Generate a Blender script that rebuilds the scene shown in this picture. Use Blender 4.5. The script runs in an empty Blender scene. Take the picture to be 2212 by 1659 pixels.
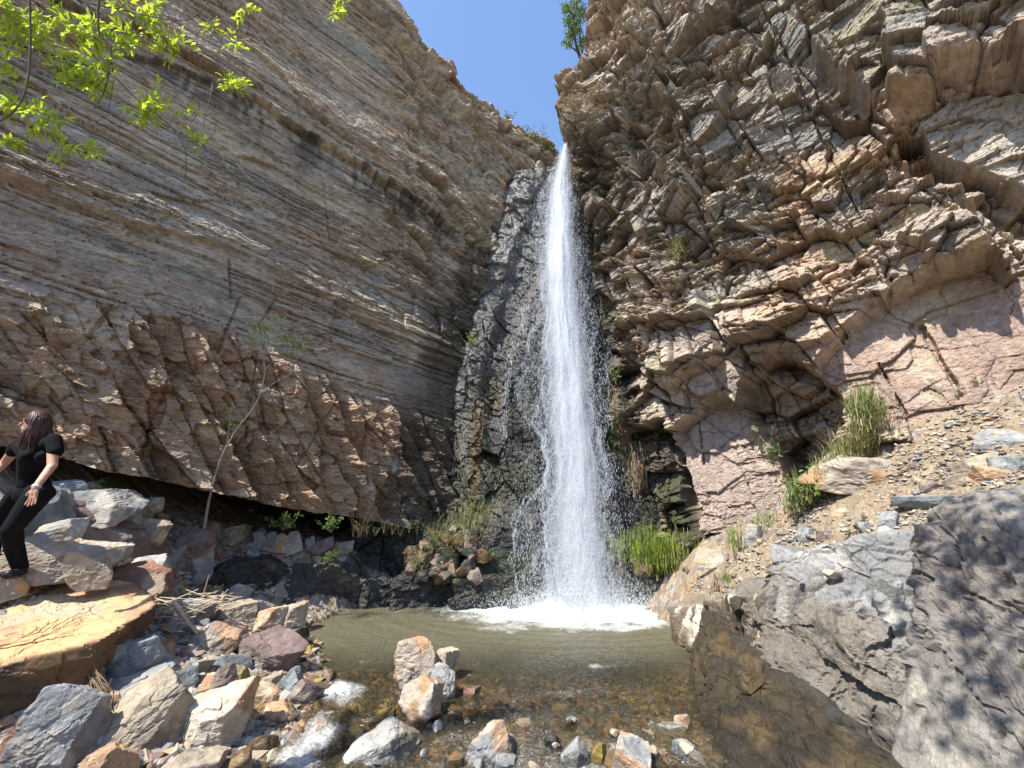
import bpy, bmesh, math, random
import numpy as np
from mathutils import Vector, Matrix
rad = math.radians
S = bpy.context.scene
COL = S.collection
random.seed(7)
# ---------------------------------------------------------------- camera, sky, sun, exposure
CAM = np.array([0.0, 0.0, 2.0]); PITCH = rad(15); FPX = 880.0
cd = bpy.data.cameras.new('camera'); cam = bpy.data.objects.new('camera', cd); COL.objects.link(cam)
cam.location = CAM; cam.rotation_euler = (rad(90) + PITCH, 0, 0)
cd.sensor_width = 36; cd.lens = FPX / 2212 * 36; cd.clip_start = .05; cd.clip_end = 2000
S.camera = cam
SUN = np.array([-.44, -.395, .81]); SUN /= np.linalg.norm(SUN)
w = bpy.data.worlds.new('World'); S.world = w; w.use_nodes = True
nt = w.node_tree; bg = nt.nodes['Background']
sk = nt.nodes.new('ShaderNodeTexSky'); sk.sky_type = 'NISHITA'; sk.sun_disc = False
sk.sun_elevation = math.asin(SUN[2]); sk.sun_rotation = math.atan2(SUN[0], SUN[1])
sk.altitude = 900; sk.air_density = 1.0; sk.dust_density = .6; sk.ozone_density = 3.0
nt.links.new(sk.outputs[0], bg.inputs[0]); bg.inputs[1].default_value = .15
sl = bpy.data.lights.new('sun', 'SUN'); sun = bpy.data.objects.new('sun', sl); COL.objects.link(sun)
sl.energy = 3.65; sl.angle = rad(.5); sl.color = (1, .955, .88)
sun.rotation_euler = Vector(SUN).to_track_quat('Z', 'Y').to_euler()
S.view_settings.view_transform = 'Standard'; S.view_settings.look = 'None'
S.view_settings.exposure = 1.32; S.view_settings.gamma = 1
cy = S.cycles; cy.max_bounces = 8; cy.transparent_max_bounces = 24; cy.diffuse_bounces = 4; cy.glossy_bounces = 3
cy.sample_clamp_indirect = 6; cy.caustics_reflective = False; cy.caustics_refractive = False
# ---------------------------------------------------------------- projection helpers (photo pixels at 2212 x 1659)
CP, SP = math.cos(PITCH), math.sin(PITCH)
def ray(px, py):
    a = (np.asarray(px, float) - 1106) / FPX; b = -(np.asarray(py, float) - 829.5) / FPX
    return np.stack([a, CP - b * SP, SP + b * CP], -1)
def at(px, py, t): return CAM + ray(px, py) * np.asarray(t, float)[..., None]
def proj(P):
    q = P - CAM; t = q[..., 1] * CP + q[..., 2] * SP; u = -q[..., 1] * SP + q[..., 2] * CP
    return 1106 + FPX * q[..., 0] / t, 829.5 - FPX * u / t, t
def onplane(px, py, n, p0):
    d = ray(px, py); n = np.array(n, float)
    t = np.dot(np.array(p0) - CAM, n) / (d @ n)
    return CAM + d * t[..., None]
def atz(px, py, z):
    d = ray(px, py); t = (z - CAM[2]) / d[..., 2]
    return CAM + d * t
# ---------------------------------------------------------------- numpy noise
def _h(i, j, k, s):
    M = np.uint64(0xffffffff)
    n = ((i.astype(np.int64) * 374761393 + j.astype(np.int64) * 668265263 + k.astype(np.int64) * 2147483647 + s * 974634777) & 0xffffffff).astype(np.uint64)
    n = ((n ^ (n >> np.uint64(15))) * np.uint64(2246822519)) & M
    n = ((n ^ (n >> np.uint64(13))) * np.uint64(3266489917)) & M
    return ((n ^ (n >> np.uint64(16))).astype(np.float64)) / 4294967296.0
def h2(i, j, s): return _h(i, j, np.zeros_like(i), s)
def vn2(x, y, s):
    i = np.floor(x); j = np.floor(y); fx = x - i; fy = y - j
    fx = fx * fx * (3 - 2 * fx); fy = fy * fy * (3 - 2 * fy)
    a = h2(i, j, s); b = h2(i + 1, j, s); c = h2(i, j + 1, s); d = h2(i + 1, j + 1, s)
    return (a + (b - a) * fx) * (1 - fy) + (c + (d - c) * fx) * fy
def fbm2(x, y, s, o=4, g=.5):
    r = 0; a = 1; t = 0
    for k in range(o):
        r = r + a * (vn2(x, y, s + k) * 2 - 1); t += a; a *= g; x = x * 2.03 + 7.1; y = y * 2.03 + 3.7
    return r / t
def vn3(p, s):
    i = np.floor(p); f = p - i; f = f * f * (3 - 2 * f); r = 0
    for a in (0, 1):
        for b in (0, 1):
            for c in (0, 1):
                wt = (f[..., 0] if a else 1 - f[..., 0]) * (f[..., 1] if b else 1 - f[..., 1]) * (f[..., 2] if c else 1 - f[..., 2])
                r = r + wt * _h(i[..., 0] + a, i[..., 1] + b, i[..., 2] + c, s)
    return r
def fbm3(p, s, o=4, g=.5):
    r = 0; a = 1; t = 0
    for k in range(o):
        r = r + a * (vn3(p, s + k) * 2 - 1); t += a; a *= g; p = p * 2.03 + 5.3
    return r / t
def cells(u, v, su, sv, s):
    """jittered cells: id noise, offset from the cell's point, distance to the cell border"""
    x = u / su; y = v / sv; i = np.floor(x); j = np.floor(y)
    b1 = np.full(x.shape, 9.); b2 = b1.copy(); ci = i.copy(); cj = j.copy(); dx = x * 0; dy = x * 0
    for a in (-1, 0, 1):
        for b in (-1, 0, 1):
            ii = i + a; jj = j + b
            px = ii + .5 + .85 * (h2(ii, jj, s) - .5); py = jj + .5 + .85 * (h2(ii, jj, s + 1) - .5)
            ex = x - px; ey = y - py; d = np.maximum(np.abs(ex), np.abs(ey)) * .6 + .4 * np.hypot(ex, ey)
            m = d < b1
            b2 = np.where(m, b1, np.minimum(b2, d)); ci = np.where(m, ii, ci); cj = np.where(m, jj, cj)
            dx = np.where(m, ex, dx); dy = np.where(m, ey, dy); b1 = np.where(m, d, b1)
    return ci, cj, dx, dy, b2 - b1
def facet(u, v, su, sv, amp, tilt, s, groove=0., gw=.08, bias=(0, 0)):
    ci, cj, dx, dy, e = cells(u, v, su, sv, s)
    r = (h2(ci, cj, s + 5) * 2 - 1) * amp
    r = r + tilt * ((h2(ci, cj, s + 6) * 2 - 1 + bias[0]) * dx + (h2(ci, cj, s + 7) * 2 - 1 + bias[1]) * dy)
    if groove: r = r - groove * np.clip(1 - e / gw, 0, 1)
    return r, h2(ci, cj, s + 8), e
def sst(a, b, x):
    t = np.clip((x - a) / (b - a), 0, 1); return t * t * (3 - 2 * t)
def mix(a, b, t):
    t = np.asarray(t)[..., None]; return np.asarray(a) * (1 - t) + np.asarray(b) * t
def tone(c, ds, g):
    l = c @ np.array([.3, .55, .15]); return (c * (1 - ds) + l[..., None] * ds) * g
def inpoly(x, y, P):
    r = np.zeros(x.shape, bool); n = len(P)
    for k in range(n):
        x0, y0 = P[k]; x1, y1 = P[(k + 1) % n]
        if y0 == y1: continue
        r ^= ((y0 > y) != (y1 > y)) & (x < (x1 - x0) * (y - y0) / (y1 - y0) + x0)
    return r
def blur(a, k):
    for _ in range(k):
        a = (np.roll(a, 1, 0) + a + np.roll(a, -1, 0)) / 3; a = (np.roll(a, 1, 1) + a + np.roll(a, -1, 1)) / 3
    return a
# ---------------------------------------------------------------- mesh / object helpers
def mesh(name, V, F, attrs=None, smooth=False, mats=()):
    V = np.asarray(V, np.float32).reshape(-1, 3); F = np.asarray(F, np.int32); k = F.shape[1]
    m = bpy.data.meshes.new(name); m.vertices.add(len(V)); m.vertices.foreach_set('co', V.ravel())
    m.loops.add(F.size); m.loops.foreach_set('vertex_index', F.ravel())
    m.polygons.add(len(F)); m.polygons.foreach_set('loop_start', np.arange(0, F.size, k, dtype=np.int32))
    m.polygons.foreach_set('loop_total', np.full(len(F), k, np.int32))
    m.polygons.foreach_set('use_smooth', np.full(len(F), smooth))
    for n, A in (attrs or {}).items():
        A = np.asarray(A, np.float32)
        if A.ndim == 2:
            at_ = m.attributes.new(n, 'FLOAT_COLOR', 'POINT'); c = np.ones((len(V), 4), np.float32); c[:, :3] = A; at_.data.foreach_set('color', c.ravel())
        else:
            at_ = m.attributes.new(n, 'FLOAT', 'POINT'); at_.data.foreach_set('value', A.ravel())
    for mt in mats: m.materials.append(mt)
    m.update(calc_edges=True); return m
def obj(name, m, parent=None, label=None, cat=None, group=None, kind=None, loc=None):
    o = bpy.data.objects.new(name, m); COL.objects.link(o)
    if parent: o.parent = parent
    if loc is not None: o.location = loc
    if label: o['label'] = label
    if cat: o['category'] = cat
    if group: o['group'] = group
    if kind: o['kind'] = kind
    return o
def grid(name, P, attrs, mat, flip=False, smooth=False):
    ny, nx = P.shape[:2]; I = np.arange(ny * nx).reshape(ny, nx)
    F = np.stack([I[:-1, :-1], I[:-1, 1:], I[1:, 1:], I[1:, :-1]], -1).reshape(-1, 4)
    if flip: F = F[:, ::-1]
    at_ = {k: (v.reshape(-1, 3) if v.ndim == 3 else v.ravel()) for k, v in attrs.items()}
    return mesh(name, P.reshape(-1, 3), F, at_, smooth, [mat])
# ---------------------------------------------------------------- materials
def newmat(name):
    m = bpy.data.materials.new(name); m.use_nodes = True; return m, m.node_tree, m.node_tree.nodes, m.node_tree.links
def rockmat(name, bump=.5, scale=18., dist=.03, tex=.35, rough=.85, aniso=None):
    m, t, N, L = newmat(name); b = N['Principled BSDF']
    co = N.new('ShaderNodeTexCoord'); src = co.outputs['Object']
    if aniso:
        mp = N.new('ShaderNodeMapping'); mp.inputs['Scale'].default_value = aniso[0]; mp.inputs['Rotation'].default_value = aniso[1]
        L.new(src, mp.inputs[0]); src = mp.outputs[0]
    a = N.new('ShaderNodeAttribute'); a.attribute_name = 'Col'
    n1 = N.new('ShaderNodeTexNoise'); n1.inputs['Scale'].default_value = scale * .6; n1.inputs['Detail'].default_value = 9; n1.inputs['Roughness'].default_value = .7
    n2 = N.new('ShaderNodeTexNoise'); n2.inputs['Scale'].default_value = scale; n2.inputs['Detail'].default_value = 11; n2.inputs['Roughness'].default_value = .68
    n3 = N.new('ShaderNodeTexVoronoi'); n3.feature = 'DISTANCE_TO_EDGE'; n3.inputs['Scale'].default_value = scale * .45
    nw = N.new('ShaderNodeTexNoise'); nw.inputs['Scale'].default_value = scale * .4; nw.inputs['Detail'].default_value = 5
    wm = N.new('ShaderNodeMix'); wm.data_type = 'VECTOR'; wm.inputs[0].default_value = .12
    L.new(src, nw.inputs['Vector']); L.new(src, wm.inputs[4]); L.new(nw.outputs['Color'], wm.inputs[5])
    for n in (n1, n2): L.new(src, n.inputs['Vector'])
    L.new(wm.outputs[1], n3.inputs['Vector'])
    mr = N.new('ShaderNodeMapRange'); mr.inputs[1].default_value = .3; mr.inputs[2].default_value = .7; mr.inputs[3].default_value = 1 - tex; mr.inputs[4].default_value = 1 + tex
    L.new(n1.outputs[0], mr.inputs[0])
    mm = N.new('ShaderNodeVectorMath'); mm.operation = 'SCALE'; L.new(a.outputs['Color'], mm.inputs[0]); L.new(mr.outputs[0], mm.inputs['Scale'])
    L.new(mm.outputs[0], b.inputs['Base Color'])
    wt = N.new('ShaderNodeAttribute'); wt.attribute_name = 'Wet'
    rr = N.new('ShaderNodeMapRange'); rr.inputs[3].default_value = rough; rr.inputs[4].default_value = .18; L.new(wt.outputs['Fac'], rr.inputs[0]); L.new(rr.outputs[0], b.inputs['Roughness'])
    cr = N.new('ShaderNodeMapRange'); cr.inputs[1].default_value = 0; cr.inputs[2].default_value = .06; cr.inputs[3].default_value = -.07; cr.inputs[4].default_value = 0; L.new(n3.outputs['Distance'], cr.inputs[0])
    ad = N.new('ShaderNodeMath'); ad.operation = 'ADD'; L.new(n2.outputs[0], ad.inputs[0]); L.new(cr.outputs[0], ad.inputs[1])
    bp = N.new('ShaderNodeBump'); bp.inputs['Strength'].default_value = bump; bp.inputs['Distance'].default_value = dist
    L.new(ad.outputs[0], bp.inputs['Height']); L.new(bp.outputs[0], b.inputs['Normal'])
    b.inputs['Specular IOR Level'].default_value = .35
    return m
M_cliffL = rockmat('cliff_rock_bedded', 1., 13, .07, .36, aniso=((1, 1, 2.6), (0, rad(-10), 0)))
M_cliffR = rockmat('cliff_rock_broken', 1., 15, .06, .34)
M_wet = rockmat('wet_rock', .9, 14, .05, .4)
M_grain = rockmat('grainy_rock', .9, 38, .03, .30)
M_rock = rockmat('boulder_rock', .5, 16, .025, .22)
M_ground = rockmat('rubble_ground', .8, 30, .03, .35)
def simple(name, col, rough=.6, trans=0., spec=.4):
    m, t, N, L = newmat(name); b = N['Principled BSDF']
    n = N.new('ShaderNodeTexNoise'); n.inputs['Scale'].default_value = 12; n.inputs['Detail'].default_value = 4
    mr = N.new('ShaderNodeMapRange'); mr.inputs[1].default_value = .3; mr.inputs[2].default_value = .7; mr.inputs[3].default_value = .75; mr.inputs[4].default_value = 1.25
    c = N.new('ShaderNodeVectorMath'); c.operation = 'SCALE'; c.inputs[0].default_value = col
    co = N.new('ShaderNodeTexCoord'); L.new(co.outputs['Object'], n.inputs['Vector'])
    L.new(n.outputs[0], mr.inputs[0]); L.new(mr.outputs[0], c.inputs['Scale']); L.new(c.outputs[0], b.inputs['Base Color'])
    b.inputs['Roughness'].default_value = rough; b.inputs['Specular IOR Level'].default_value = spec
    if trans:
        tr = N.new('ShaderNodeBsdfTranslucent'); mx = N.new('ShaderNodeMixShader'); mx.inputs[0].default_value = trans
        L.new(c.outputs[0], tr.inputs[0]); L.new(b.outputs[0], mx.inputs[1]); L.new(tr.outputs[0], mx.inputs[2])
        L.new(mx.outputs[0], N['Material Output'].inputs[0])
    return m
# ---------------------------------------------------------------- ground height (thin plate spline through surveyed points)
CTRL = np.array([
 (0,4,-.07),(1,4.5,-.08),(-1,4.5,-.07),(0,6,-.3),(1,7.5,-.6),(-1.5,7,-.45),(1.5,5.5,-.25),(0,9.2,-.5),(-1.5,3.3,-.05),(0,3,-.06),(1.5,3.5,-.05),(-2.6,8,-.3),
 (2,4,-.08),(2.2,6.6,-.3),(1.5,9,-.4),(2.0,8.3,-.4),
 (-2.1,3.8,.0),(-2.4,5.4,.02),(-2.9,6.4,.05),(-3.3,7.2,.05),(-3.2,5,.25),(-3.3,4,.28),(-2.9,2.8,.3),(-4.2,4.4,.55),(-4.05,6.2,.38),(-4.5,6.9,.12),(-3.9,7.2,-.1),(-5.35,7.35,1.35),(-4.4,7.9,.95),(-3.5,8.3,.85),
 (-5,5.2,1.0),(-5,4.2,.95),(-6,4.5,1.7),(-6.5,6,2.0),(-4,2.5,.35),(-3.75,3.35,.12),(-5,3,.95),(-8,4,3),(-8,8,3),(-5,9.2,1.0),(-3,9.3,.8),(-6.4,7.6,1.75),(-1.8,9.6,.7),
 (3.2,8,.9),(4.37,6.75,1.9),(5.28,5.8,2.85),(6.26,4.8,3.35),(3.14,6.1,.78),(3.87,5.2,1.42),(4.37,4.43,1.92),(4.9,3.9,2.3),(3.9,3.3,1.3),
 (2.9,3.7,.0),(2.75,4.6,.1),(3.3,2,.7),(7,4,4),(6,2,3.2),(8,6,4.5),(4.5,8.3,1.7),(6.5,7,3.2),(0,0,.1),(0,-3,.3),(-4,0,.9),(4,0,1.4),(-9,-2,3),(9,-2,4),(2.75,7.3,.3),(1.6,2.3,.05)], float)
def _tps(P, z):
    n = len(P); d = np.hypot(P[:, None, 0] - P[None, :, 0], P[:, None, 1] - P[None, :, 1]); K = np.where(d > 0, d * d * np.log(d + 1e-9), 0) + np.eye(n) * .02
    Q = np.c_[np.ones(n), P]; A = np.block([[K, Q], [Q.T, np.zeros((3, 3))]]); return np.linalg.solve(A, np.r_[z, 0, 0, 0])
_W = _tps(CTRL[:, :2], CTRL[:, 2])
def G0(x, y):
    x = np.asarray(x, float); y = np.asarray(y, float); sh = x.shape; xf = np.clip(x.ravel(), -9, 9); yf = np.clip(y.ravel(), -4, 10.5); r = _W[-3] + _W[-2] * xf + _W[-1] * yf
    for k, (a, b, _) in enumerate(CTRL):
        d2 = (xf - a) ** 2 + (yf - b) ** 2; r = r + _W[k] * .5 * d2 * np.log(d2 + 1e-12)
    return np.clip(r.reshape(sh), -.6, 7)
def hit(px, py, dz=0.):
    d = ray(px, py); ts = np.linspace(1.5, 12, 700); P = CAM + d * ts[:, None]; g = G0(P[:, 0], P[:, 1]) + dz
    k = np.argmax(P[:, 2] < g)
    if P[k, 2] >= g[k]: k = 699
    return P[k], ts[k]
def axis(lo, hi, a, b, fine, coarse):
    v = [lo]; 
    while v[-1] < hi:
        x = v[-1]; d = max(a - x, x - b, 0); v.append(x + fine + (coarse - fine) * min(1, d / 8))
    return np.array(v)
# ---------------------------------------------------------------- ground
gx = axis(-45, 45, -5.5, 6.5, .02, 2.5); gy = axis(-35, 60, 2.4, 9, .02, 2.5)
X, Y = np.meshgrid(gx, gy); Z = G0(X, Y)
far = sst(12, 40, np.hypot(X, Y - 4)); Z = Z * (1 - far) + far * 9
wx = X + .06 * fbm2(X * 3, Y * 3, 1); wy = Y + .06 * fbm2(X * 3, Y * 3, 9)
f1, c1, e1 = facet(wx, wy, .17, .14, .026, .055, 20, .0, .15); f2, c2, e2 = facet(wx, wy, .06, .05, .010, .016, 30, .01, .2)
bank = sst(-.05, .2, Z); scr = sst(2.6, 3.4, X)
near = sst(14, 9, np.hypot(X, Y - 4))
f1 = f1 * (1 - .75 * scr)
Z = Z + near * ((f1 * 1.6 + f2 * 1.3) * (.8 + .2 * bank) + .05 * fbm2(X * 1.7, Y * 1.7, 3) * bank)
pal = np.array([(.30,.27,.23),(.17,.18,.18),(.36,.30,.20),(.26,.15,.09),(.22,.17,.13),(.13,.10,.07),(.33,.31,.28),(.30,.19,.09)])
def pick(c, pal): return pal[np.minimum((c * len(pal)).astype(int), len(pal) - 1)]
C = pick(c2, pal) * .7 + pick(c1, pal) * .3
soil = mix((.24,.18,.115), (.33,.26,.17), vn2(X * 9, Y * 9, 77))
C = mix(C, soil, scr * sst(.35, .6, vn2(X * 1.3, Y * 1.3, 5) * .6 + .4 * vn2(X * 8, Y * 8, 6)) * .85)
bed = pick(c1, np.array([(.13,.10,.06),(.10,.08,.055),(.16,.11,.06),(.15,.09,.055),(.13,.12,.08),(.19,.15,.085)]))
C = mix(bed, C, sst(-.04, .06, Z))
obj('ground', grid('ground', np.stack([X, Y, Z], -1), {'Col': C, 'Wet': sst(.08, -.02, Z) * .8}, M_ground), kind='structure')
del X, Y, Z, C, soil, bed
# ---------------------------------------------------------------- left cliff
DL = np.array([.788, .615, 0]); DL /= np.linalg.norm(DL); NL = np.array([DL[1], -DL[0], 0]); OL = NL * -8.2; UP = np.array([0, 0, 1.])
def uvL(px, py):
    P = onplane(np.asarray(px, float), np.asarray(py, float), NL, OL) - OL; return P @ DL, P[..., 2]
def uvof(P, O, D): q = P - O; return q @ D, q[..., 2]
SL = .162
ub, vb = uvL([0, 300, 600, 870, 1000], [962, 1030, 1092, 1137, 1160])
ut, vt = uvL([850, 905, 985, 1080, 1150, 1195], [-6, 100, 190, 250, 290, 330])
us = np.concatenate([np.arange(-9, -3, .06), np.arange(-3, 9.3, .0175)])
vs = np.concatenate([np.linspace(-2.6, 0, 60, endpoint=False), np.arange(0, 16.2, .0195), np.linspace(16.2, 20, 60)])
U, R = np.meshgrid(us, vs)          # R measured from the bottom edge of the face
vbot = np.interp(U, ub, vb); vbot = np.where(U < ub[0], vb[0] - SL * (U - ub[0]), vbot); vbot = np.where(U > ub[-1], vb[-1] - .6 * (U - ub[-1]), vbot)
vtop = np.interp(U, ut, vt); vtop = np.where(U < ut[0], vt[0] - .33 * (U - ut[0]), vtop); vtop = np.where(U > ut[-1], vt[-1] - .3 * (U - ut[-1]), vtop)
vbot = vbot + .05 * fbm2(U * 2.2, U * 0, 41) + .03 * fbm2(U * 9, U * 0, 42); vtop = vtop + .25 * fbm2(U * 1.3, U * 0, 43, 5, .6)
V = vbot + np.maximum(R, 0); over = np.maximum(V - vtop, 0); V = np.minimum(V, vtop); under = np.maximum(-R, 0)
W = V + SL * U
wu = U + .30 * fbm2(U * .8, W * 2.5, 50); ww = W + .07 * fbm2(U * .3, W * .5, 51) + .008 * fbm2(U * 3, W * 9, 52, 5, .6)
beds = np.zeros_like(W); bedc = np.zeros_like(W)
rs = np.random.RandomState(3); edges = np.cumsum(rs.choice([.07, .11, .16, .24, .35, .5], 140, p=[.25, .25, .2, .15, .1, .05])) - 2
be = rs.uniform(-1, 1, 141) ; k = np.searchsorted(edges, ww); beds = be[k]; bedc = rs.uniform(0, 1, 141)[k]; kc = np.clip(k, 1, 139); bdist = np.minimum(np.abs(ww - edges[kc]), np.abs(ww - edges[kc - 1])); bcrk = sst(.022, .004, bdist) * sst(.42, .6, vn2(U * .9 + be[kc] * 40, W * 1.5, 58))
a1, k1, e1 = facet(wu, ww, 2.6, .55, .10, .10, 60, .03, .03, (0, -.3))
a2, k2, e2 = facet(wu + .3 * beds, ww, .62, .17, .04, .07, 61 + 9, .02, .06, (0, -.4))
a3, k3, e3 = facet(wu, ww, .19, .055, .018, .036, 80, .008, .1, (0, -.4))
a4, k4, e4 = facet(wu, ww, .10, .03, .008, .014, 90)
flat = .35 + .65 * sst(.38, .62, vn2(U * .7, W * 1.6, 57)); D = a1 * .5 + (a2 * .65 + a3 * .9) * flat + a4 * .8 + .03 * beds * (.5 + vn2(U * .7, W, 55)) + .08 * fbm2(U * .5, W * .5, 56)
# lower blocky zone with slanting joints
uz, wz0 = uvL(np.array([0., 300, 560, 740, 900]), np.array([660., 690, 760, 850, 900])); wz = wz0 + SL * uz
zone = sst(.40, -.30, W - np.interp(U, uz, wz) - .2 * fbm2(U * .8, U * 0, 66)) * (under <= 0)
ju = U + .62 * W; jv = W - .15 * U
b1, q1, g1 = facet(ju + .16 * fbm2(U * 1.3, W * 1.3, 68), jv + .14 * fbm2(U * 1.5, W * 1.5, 69), .55, .62, .10, .24, 100, 0, .10, (.35, .15))
b2, q2, g2 = facet(ju + .08 * fbm2(U * 4, W * 4, 70), jv + .05 * fbm2(U * 5, W * 5, 67), .26, .17, .04, .10, 110, 0, .10, (.2, 0))
b3, q3, g3 = facet(ju, jv, .09, .05, .009, .018, 120, .006, .12)
b0, q0, g0 = facet(ju + .10 * fbm2(U * 1.5, W * 1.5, 95), jv * 1. + .1 * fbm2(U, W, 96), .46, 1.5, .09, .26, 97, .03, .04, (.55, 0))
D = D * (1 - zone) + zone * (b0 + .55 * b1 + b2 + b3 + .10 * fbm2(U * .5, W * .5, 56) + .25 * a2)
D = D - .05 * bcrk * (1 - zone)
# the two long overhanging ledges
def lineL(pts):
    u_, v_ = uvL([p[0] for p in pts], [p[1] for p in pts]); return u_, v_ + SL * u_
la = lineL([(60, 75), (330, 130), (560, 222), (700, 318), (850, 415), (990, 500), (1060, 560)])
lw = np.interp(U, la[0], la[1]) + .12 * fbm2(U * 2.3, U * 0, 71, 5, .65) + .10 * np.round(fbm2(U * 1.1, U * 0, 76, 3) * 4) / 4 + .05 * k2
D = D + (.05 + .17 * k1) * sst(-.01, .03, W - lw) * sst(2.4, .5, W - lw) * sst(la[0][-1] + .6, la[0][-1] - .2, U) - .05 * sst(-.35, -.02, W - lw) * (W < lw) * sst(la[0][-1] + .6, la[0][-1] - .2, U)
lb = lineL([(0, 378), (140, 440), (350, 505), (480, 535), (560, 560), (700, 640), (900, 760)])
lw2 = np.interp(U, lb[0], lb[1]) + .06 * fbm2(U * 2.3, U * 0, 72)
D = D + .14 * sst(-.02, .03, W - lw2) * sst(.9, .2, W - lw2) * sst(.8, .55, vn2(U * .5, U * 0, 73))
lc = lineL([(760, 0), (900, 130), (990, 260), (1080, 330)])
lw3 = np.interp(U, lc[0], lc[1]) + .15 * fbm2(U * 2.0, U * 0, 74)
D = D + .32 * sst(-.02, .05, W - lw3) * sst(1.8, .3, W - lw3)
# weathered upper right part
up = sst(5.5, 7.5, V + .5 * (U - 2)) * sst(2.2, 3.6, U)
m1, r1, g_ = facet(U + .2 * fbm2(U, V, 130), V + .45 * U, .8, .5, .16, .22, 131, .08, .08); m2, r2, _ = facet(U, V + .3 * U, .3, .13, .04, .08, 141, .02, .1)
D = D + up * (m1 + m2)
jl = np.zeros_like(D)
for (x0, y0, x1, y1) in [(240, 660, 170, 760), (520, 640, 470, 760), (556, 760, 530, 960), (735, 850, 640, 1010), (700, 400, 712, 520), (830, 420, 930, 560), (495, 560, 500, 640), (600, 640, 560, 700), (380, 800, 300, 950)]:
    (ua, ub_), (va, vb_) = uvL([x0, x1], [y0, y1]); L_ = math.hypot(ub_ - ua, vb_ - va); tx, ty = (ub_ - ua) / L_, (vb_ - va) / L_
    s_ = np.clip((U - ua) * tx + (V - va) * ty, 0, L_); dd = np.hypot(U - ua - s_ * tx, V - va - s_ * ty) + .03 * fbm2(U * 7, V * 7, 150, 5, .6)
    jl = np.maximum(jl, sst(.03, .0, dd))
D = D - .05 * jl
D = D - .15 * sst(.5, 0, W - (vbot + SL * U)) * 0
back = under * 1.7
P = OL + U[..., None] * DL + NL * (D * np.where(over > 0, .6, 1) - over * 1.1 - back * 1.0)[..., None]
P[..., 2] = V + np.where(under > 0, .10 * under - 1.9 * np.maximum(under - 1.9, 0) + .04 * fbm2(U * 3, under * 3, 160), 0) + over * .12 + np.where(over > 0, D * .5, 0)
tan = np.array((.33,.27,.205)); gry = np.array((.235,.215,.19)); pnk = np.array((.31,.24,.19)); crm = np.array((.44,.38,.29)); rst = np.array((.27,.16,.09)); mar = np.array((.20,.14,.12))
cc = mix(tan, gry, sst(.35, .65, bedc * .5 + .5 * vn2(U * .6, W * 4, 170)))
cc = mix(cc, pnk, sst(.45, .75, vn2(U * .7 + 9, W * 2.2, 171)) * .8)
cc = mix(cc, crm, sst(.72, .86, vn2(U * 2.2, W * 9, 172) * .6 + .4 * vn2(U * 7, W * 22, 173)) * .8)
cc = mix(cc, rst, sst(.70, .86, vn2(U * 1.8 + 5, W * 6, 174)) * .5)
cc = cc * (.86 + .26 * k2)[..., None] * (.86 + .26 * k3)[..., None]; cc = mix(cc, (.12,.10,.085), sst(.66, .82, vn2(U * 1.1, W * 3.2, 178) * .6 + .4 * vn2(U * 6, W * 16, 179)) * .5)
low = mix(mix(tan, pnk, q1), mar, sst(.6, .8, vn2(U * 2.5, V * 2.5, 175)) * .7); low = mix(low, crm * .9, sst(.66, .8, vn2(U * 4, V * 4, 176)) * .6)
low = mix(low, rst, sst(.2, -.12, b1) * .75); low = mix(low, rst * 1.25, sst(.35, .7, vn2(U * 1.1, V * 1.4, 187)) * .55); low = mix(low, rst * .8, sst(.06, .0, g0) * .8); low = low * (.75 + .3 * q2 + .25 * q0)[..., None] * np.array([1.02, 1.0, .93])
cc = mix(cc, (.07,.06,.05), bcrk * .4); cc = mix(cc, low, zone)
cc = mix(cc, rst * .75, jl * .35)
# black seepage stain below the long ledge and in the wet corner
st = sst(-.9 - .9 * vn2(U * 2.5, U * 0, 180), -.0, W - lw) * (W < lw + .06) * sst(.3, .6, vn2(U * 3.1, W * .6, 181) * .6 + .4 * vn2(U * 14, W * 5, 182)) * sst(la[0][0] + .6, la[0][0] + 2, U)
cc = mix(cc, (.045, .042, .036), st * .85)
cu, cv = uvL(np.array([905., 930, 985, 1040, 1090]), np.array([1135., 900, 700, 540, 400])); cu2 = np.interp(V, cv, cu)
wet = sst(-1.25, -.15, U - cu2 + .6 * fbm2(U * 1.6, V * .7, 183)) * sst(9.5, 7, V)
cc = mix(cc, (.055, .048, .035), wet * .88)
moss = wet * sst(.55, .75, vn2(U * 1.2, V * .8, 184)) * sst(7, 3, V); cc = mix(cc, (.045, .06, .015), moss * .6)
(wa, wb), (vc_, vd) = uvL([805., 875], [1010., 1100])
wh = sst(.62, .72, vn2(U * 4.5, V * 2.6, 185) * .6 + .4 * vn2(U * 14, V * 9, 186)) * sst(.75, .25, np.hypot(U - (wa + wb) / 2, (V - (vc_ + vd) / 2) * .9))
cc = mix(cc, (.5, .49, .47), wh * .8)
cc = np.where((under > .15)[..., None], np.array((.07, .06, .05)), cc)  # underside painted near black to deepen the shade of the cave
cc = tone(cc, .22, 1.45) * np.array([1.03, 1., .92])
obj('cliff_left', grid('cliff_left', P, {'Col': cc, 'Wet': np.clip(wet * .9 + st * .3, 0, 1)}, M_cliffL), kind='structure')
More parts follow.
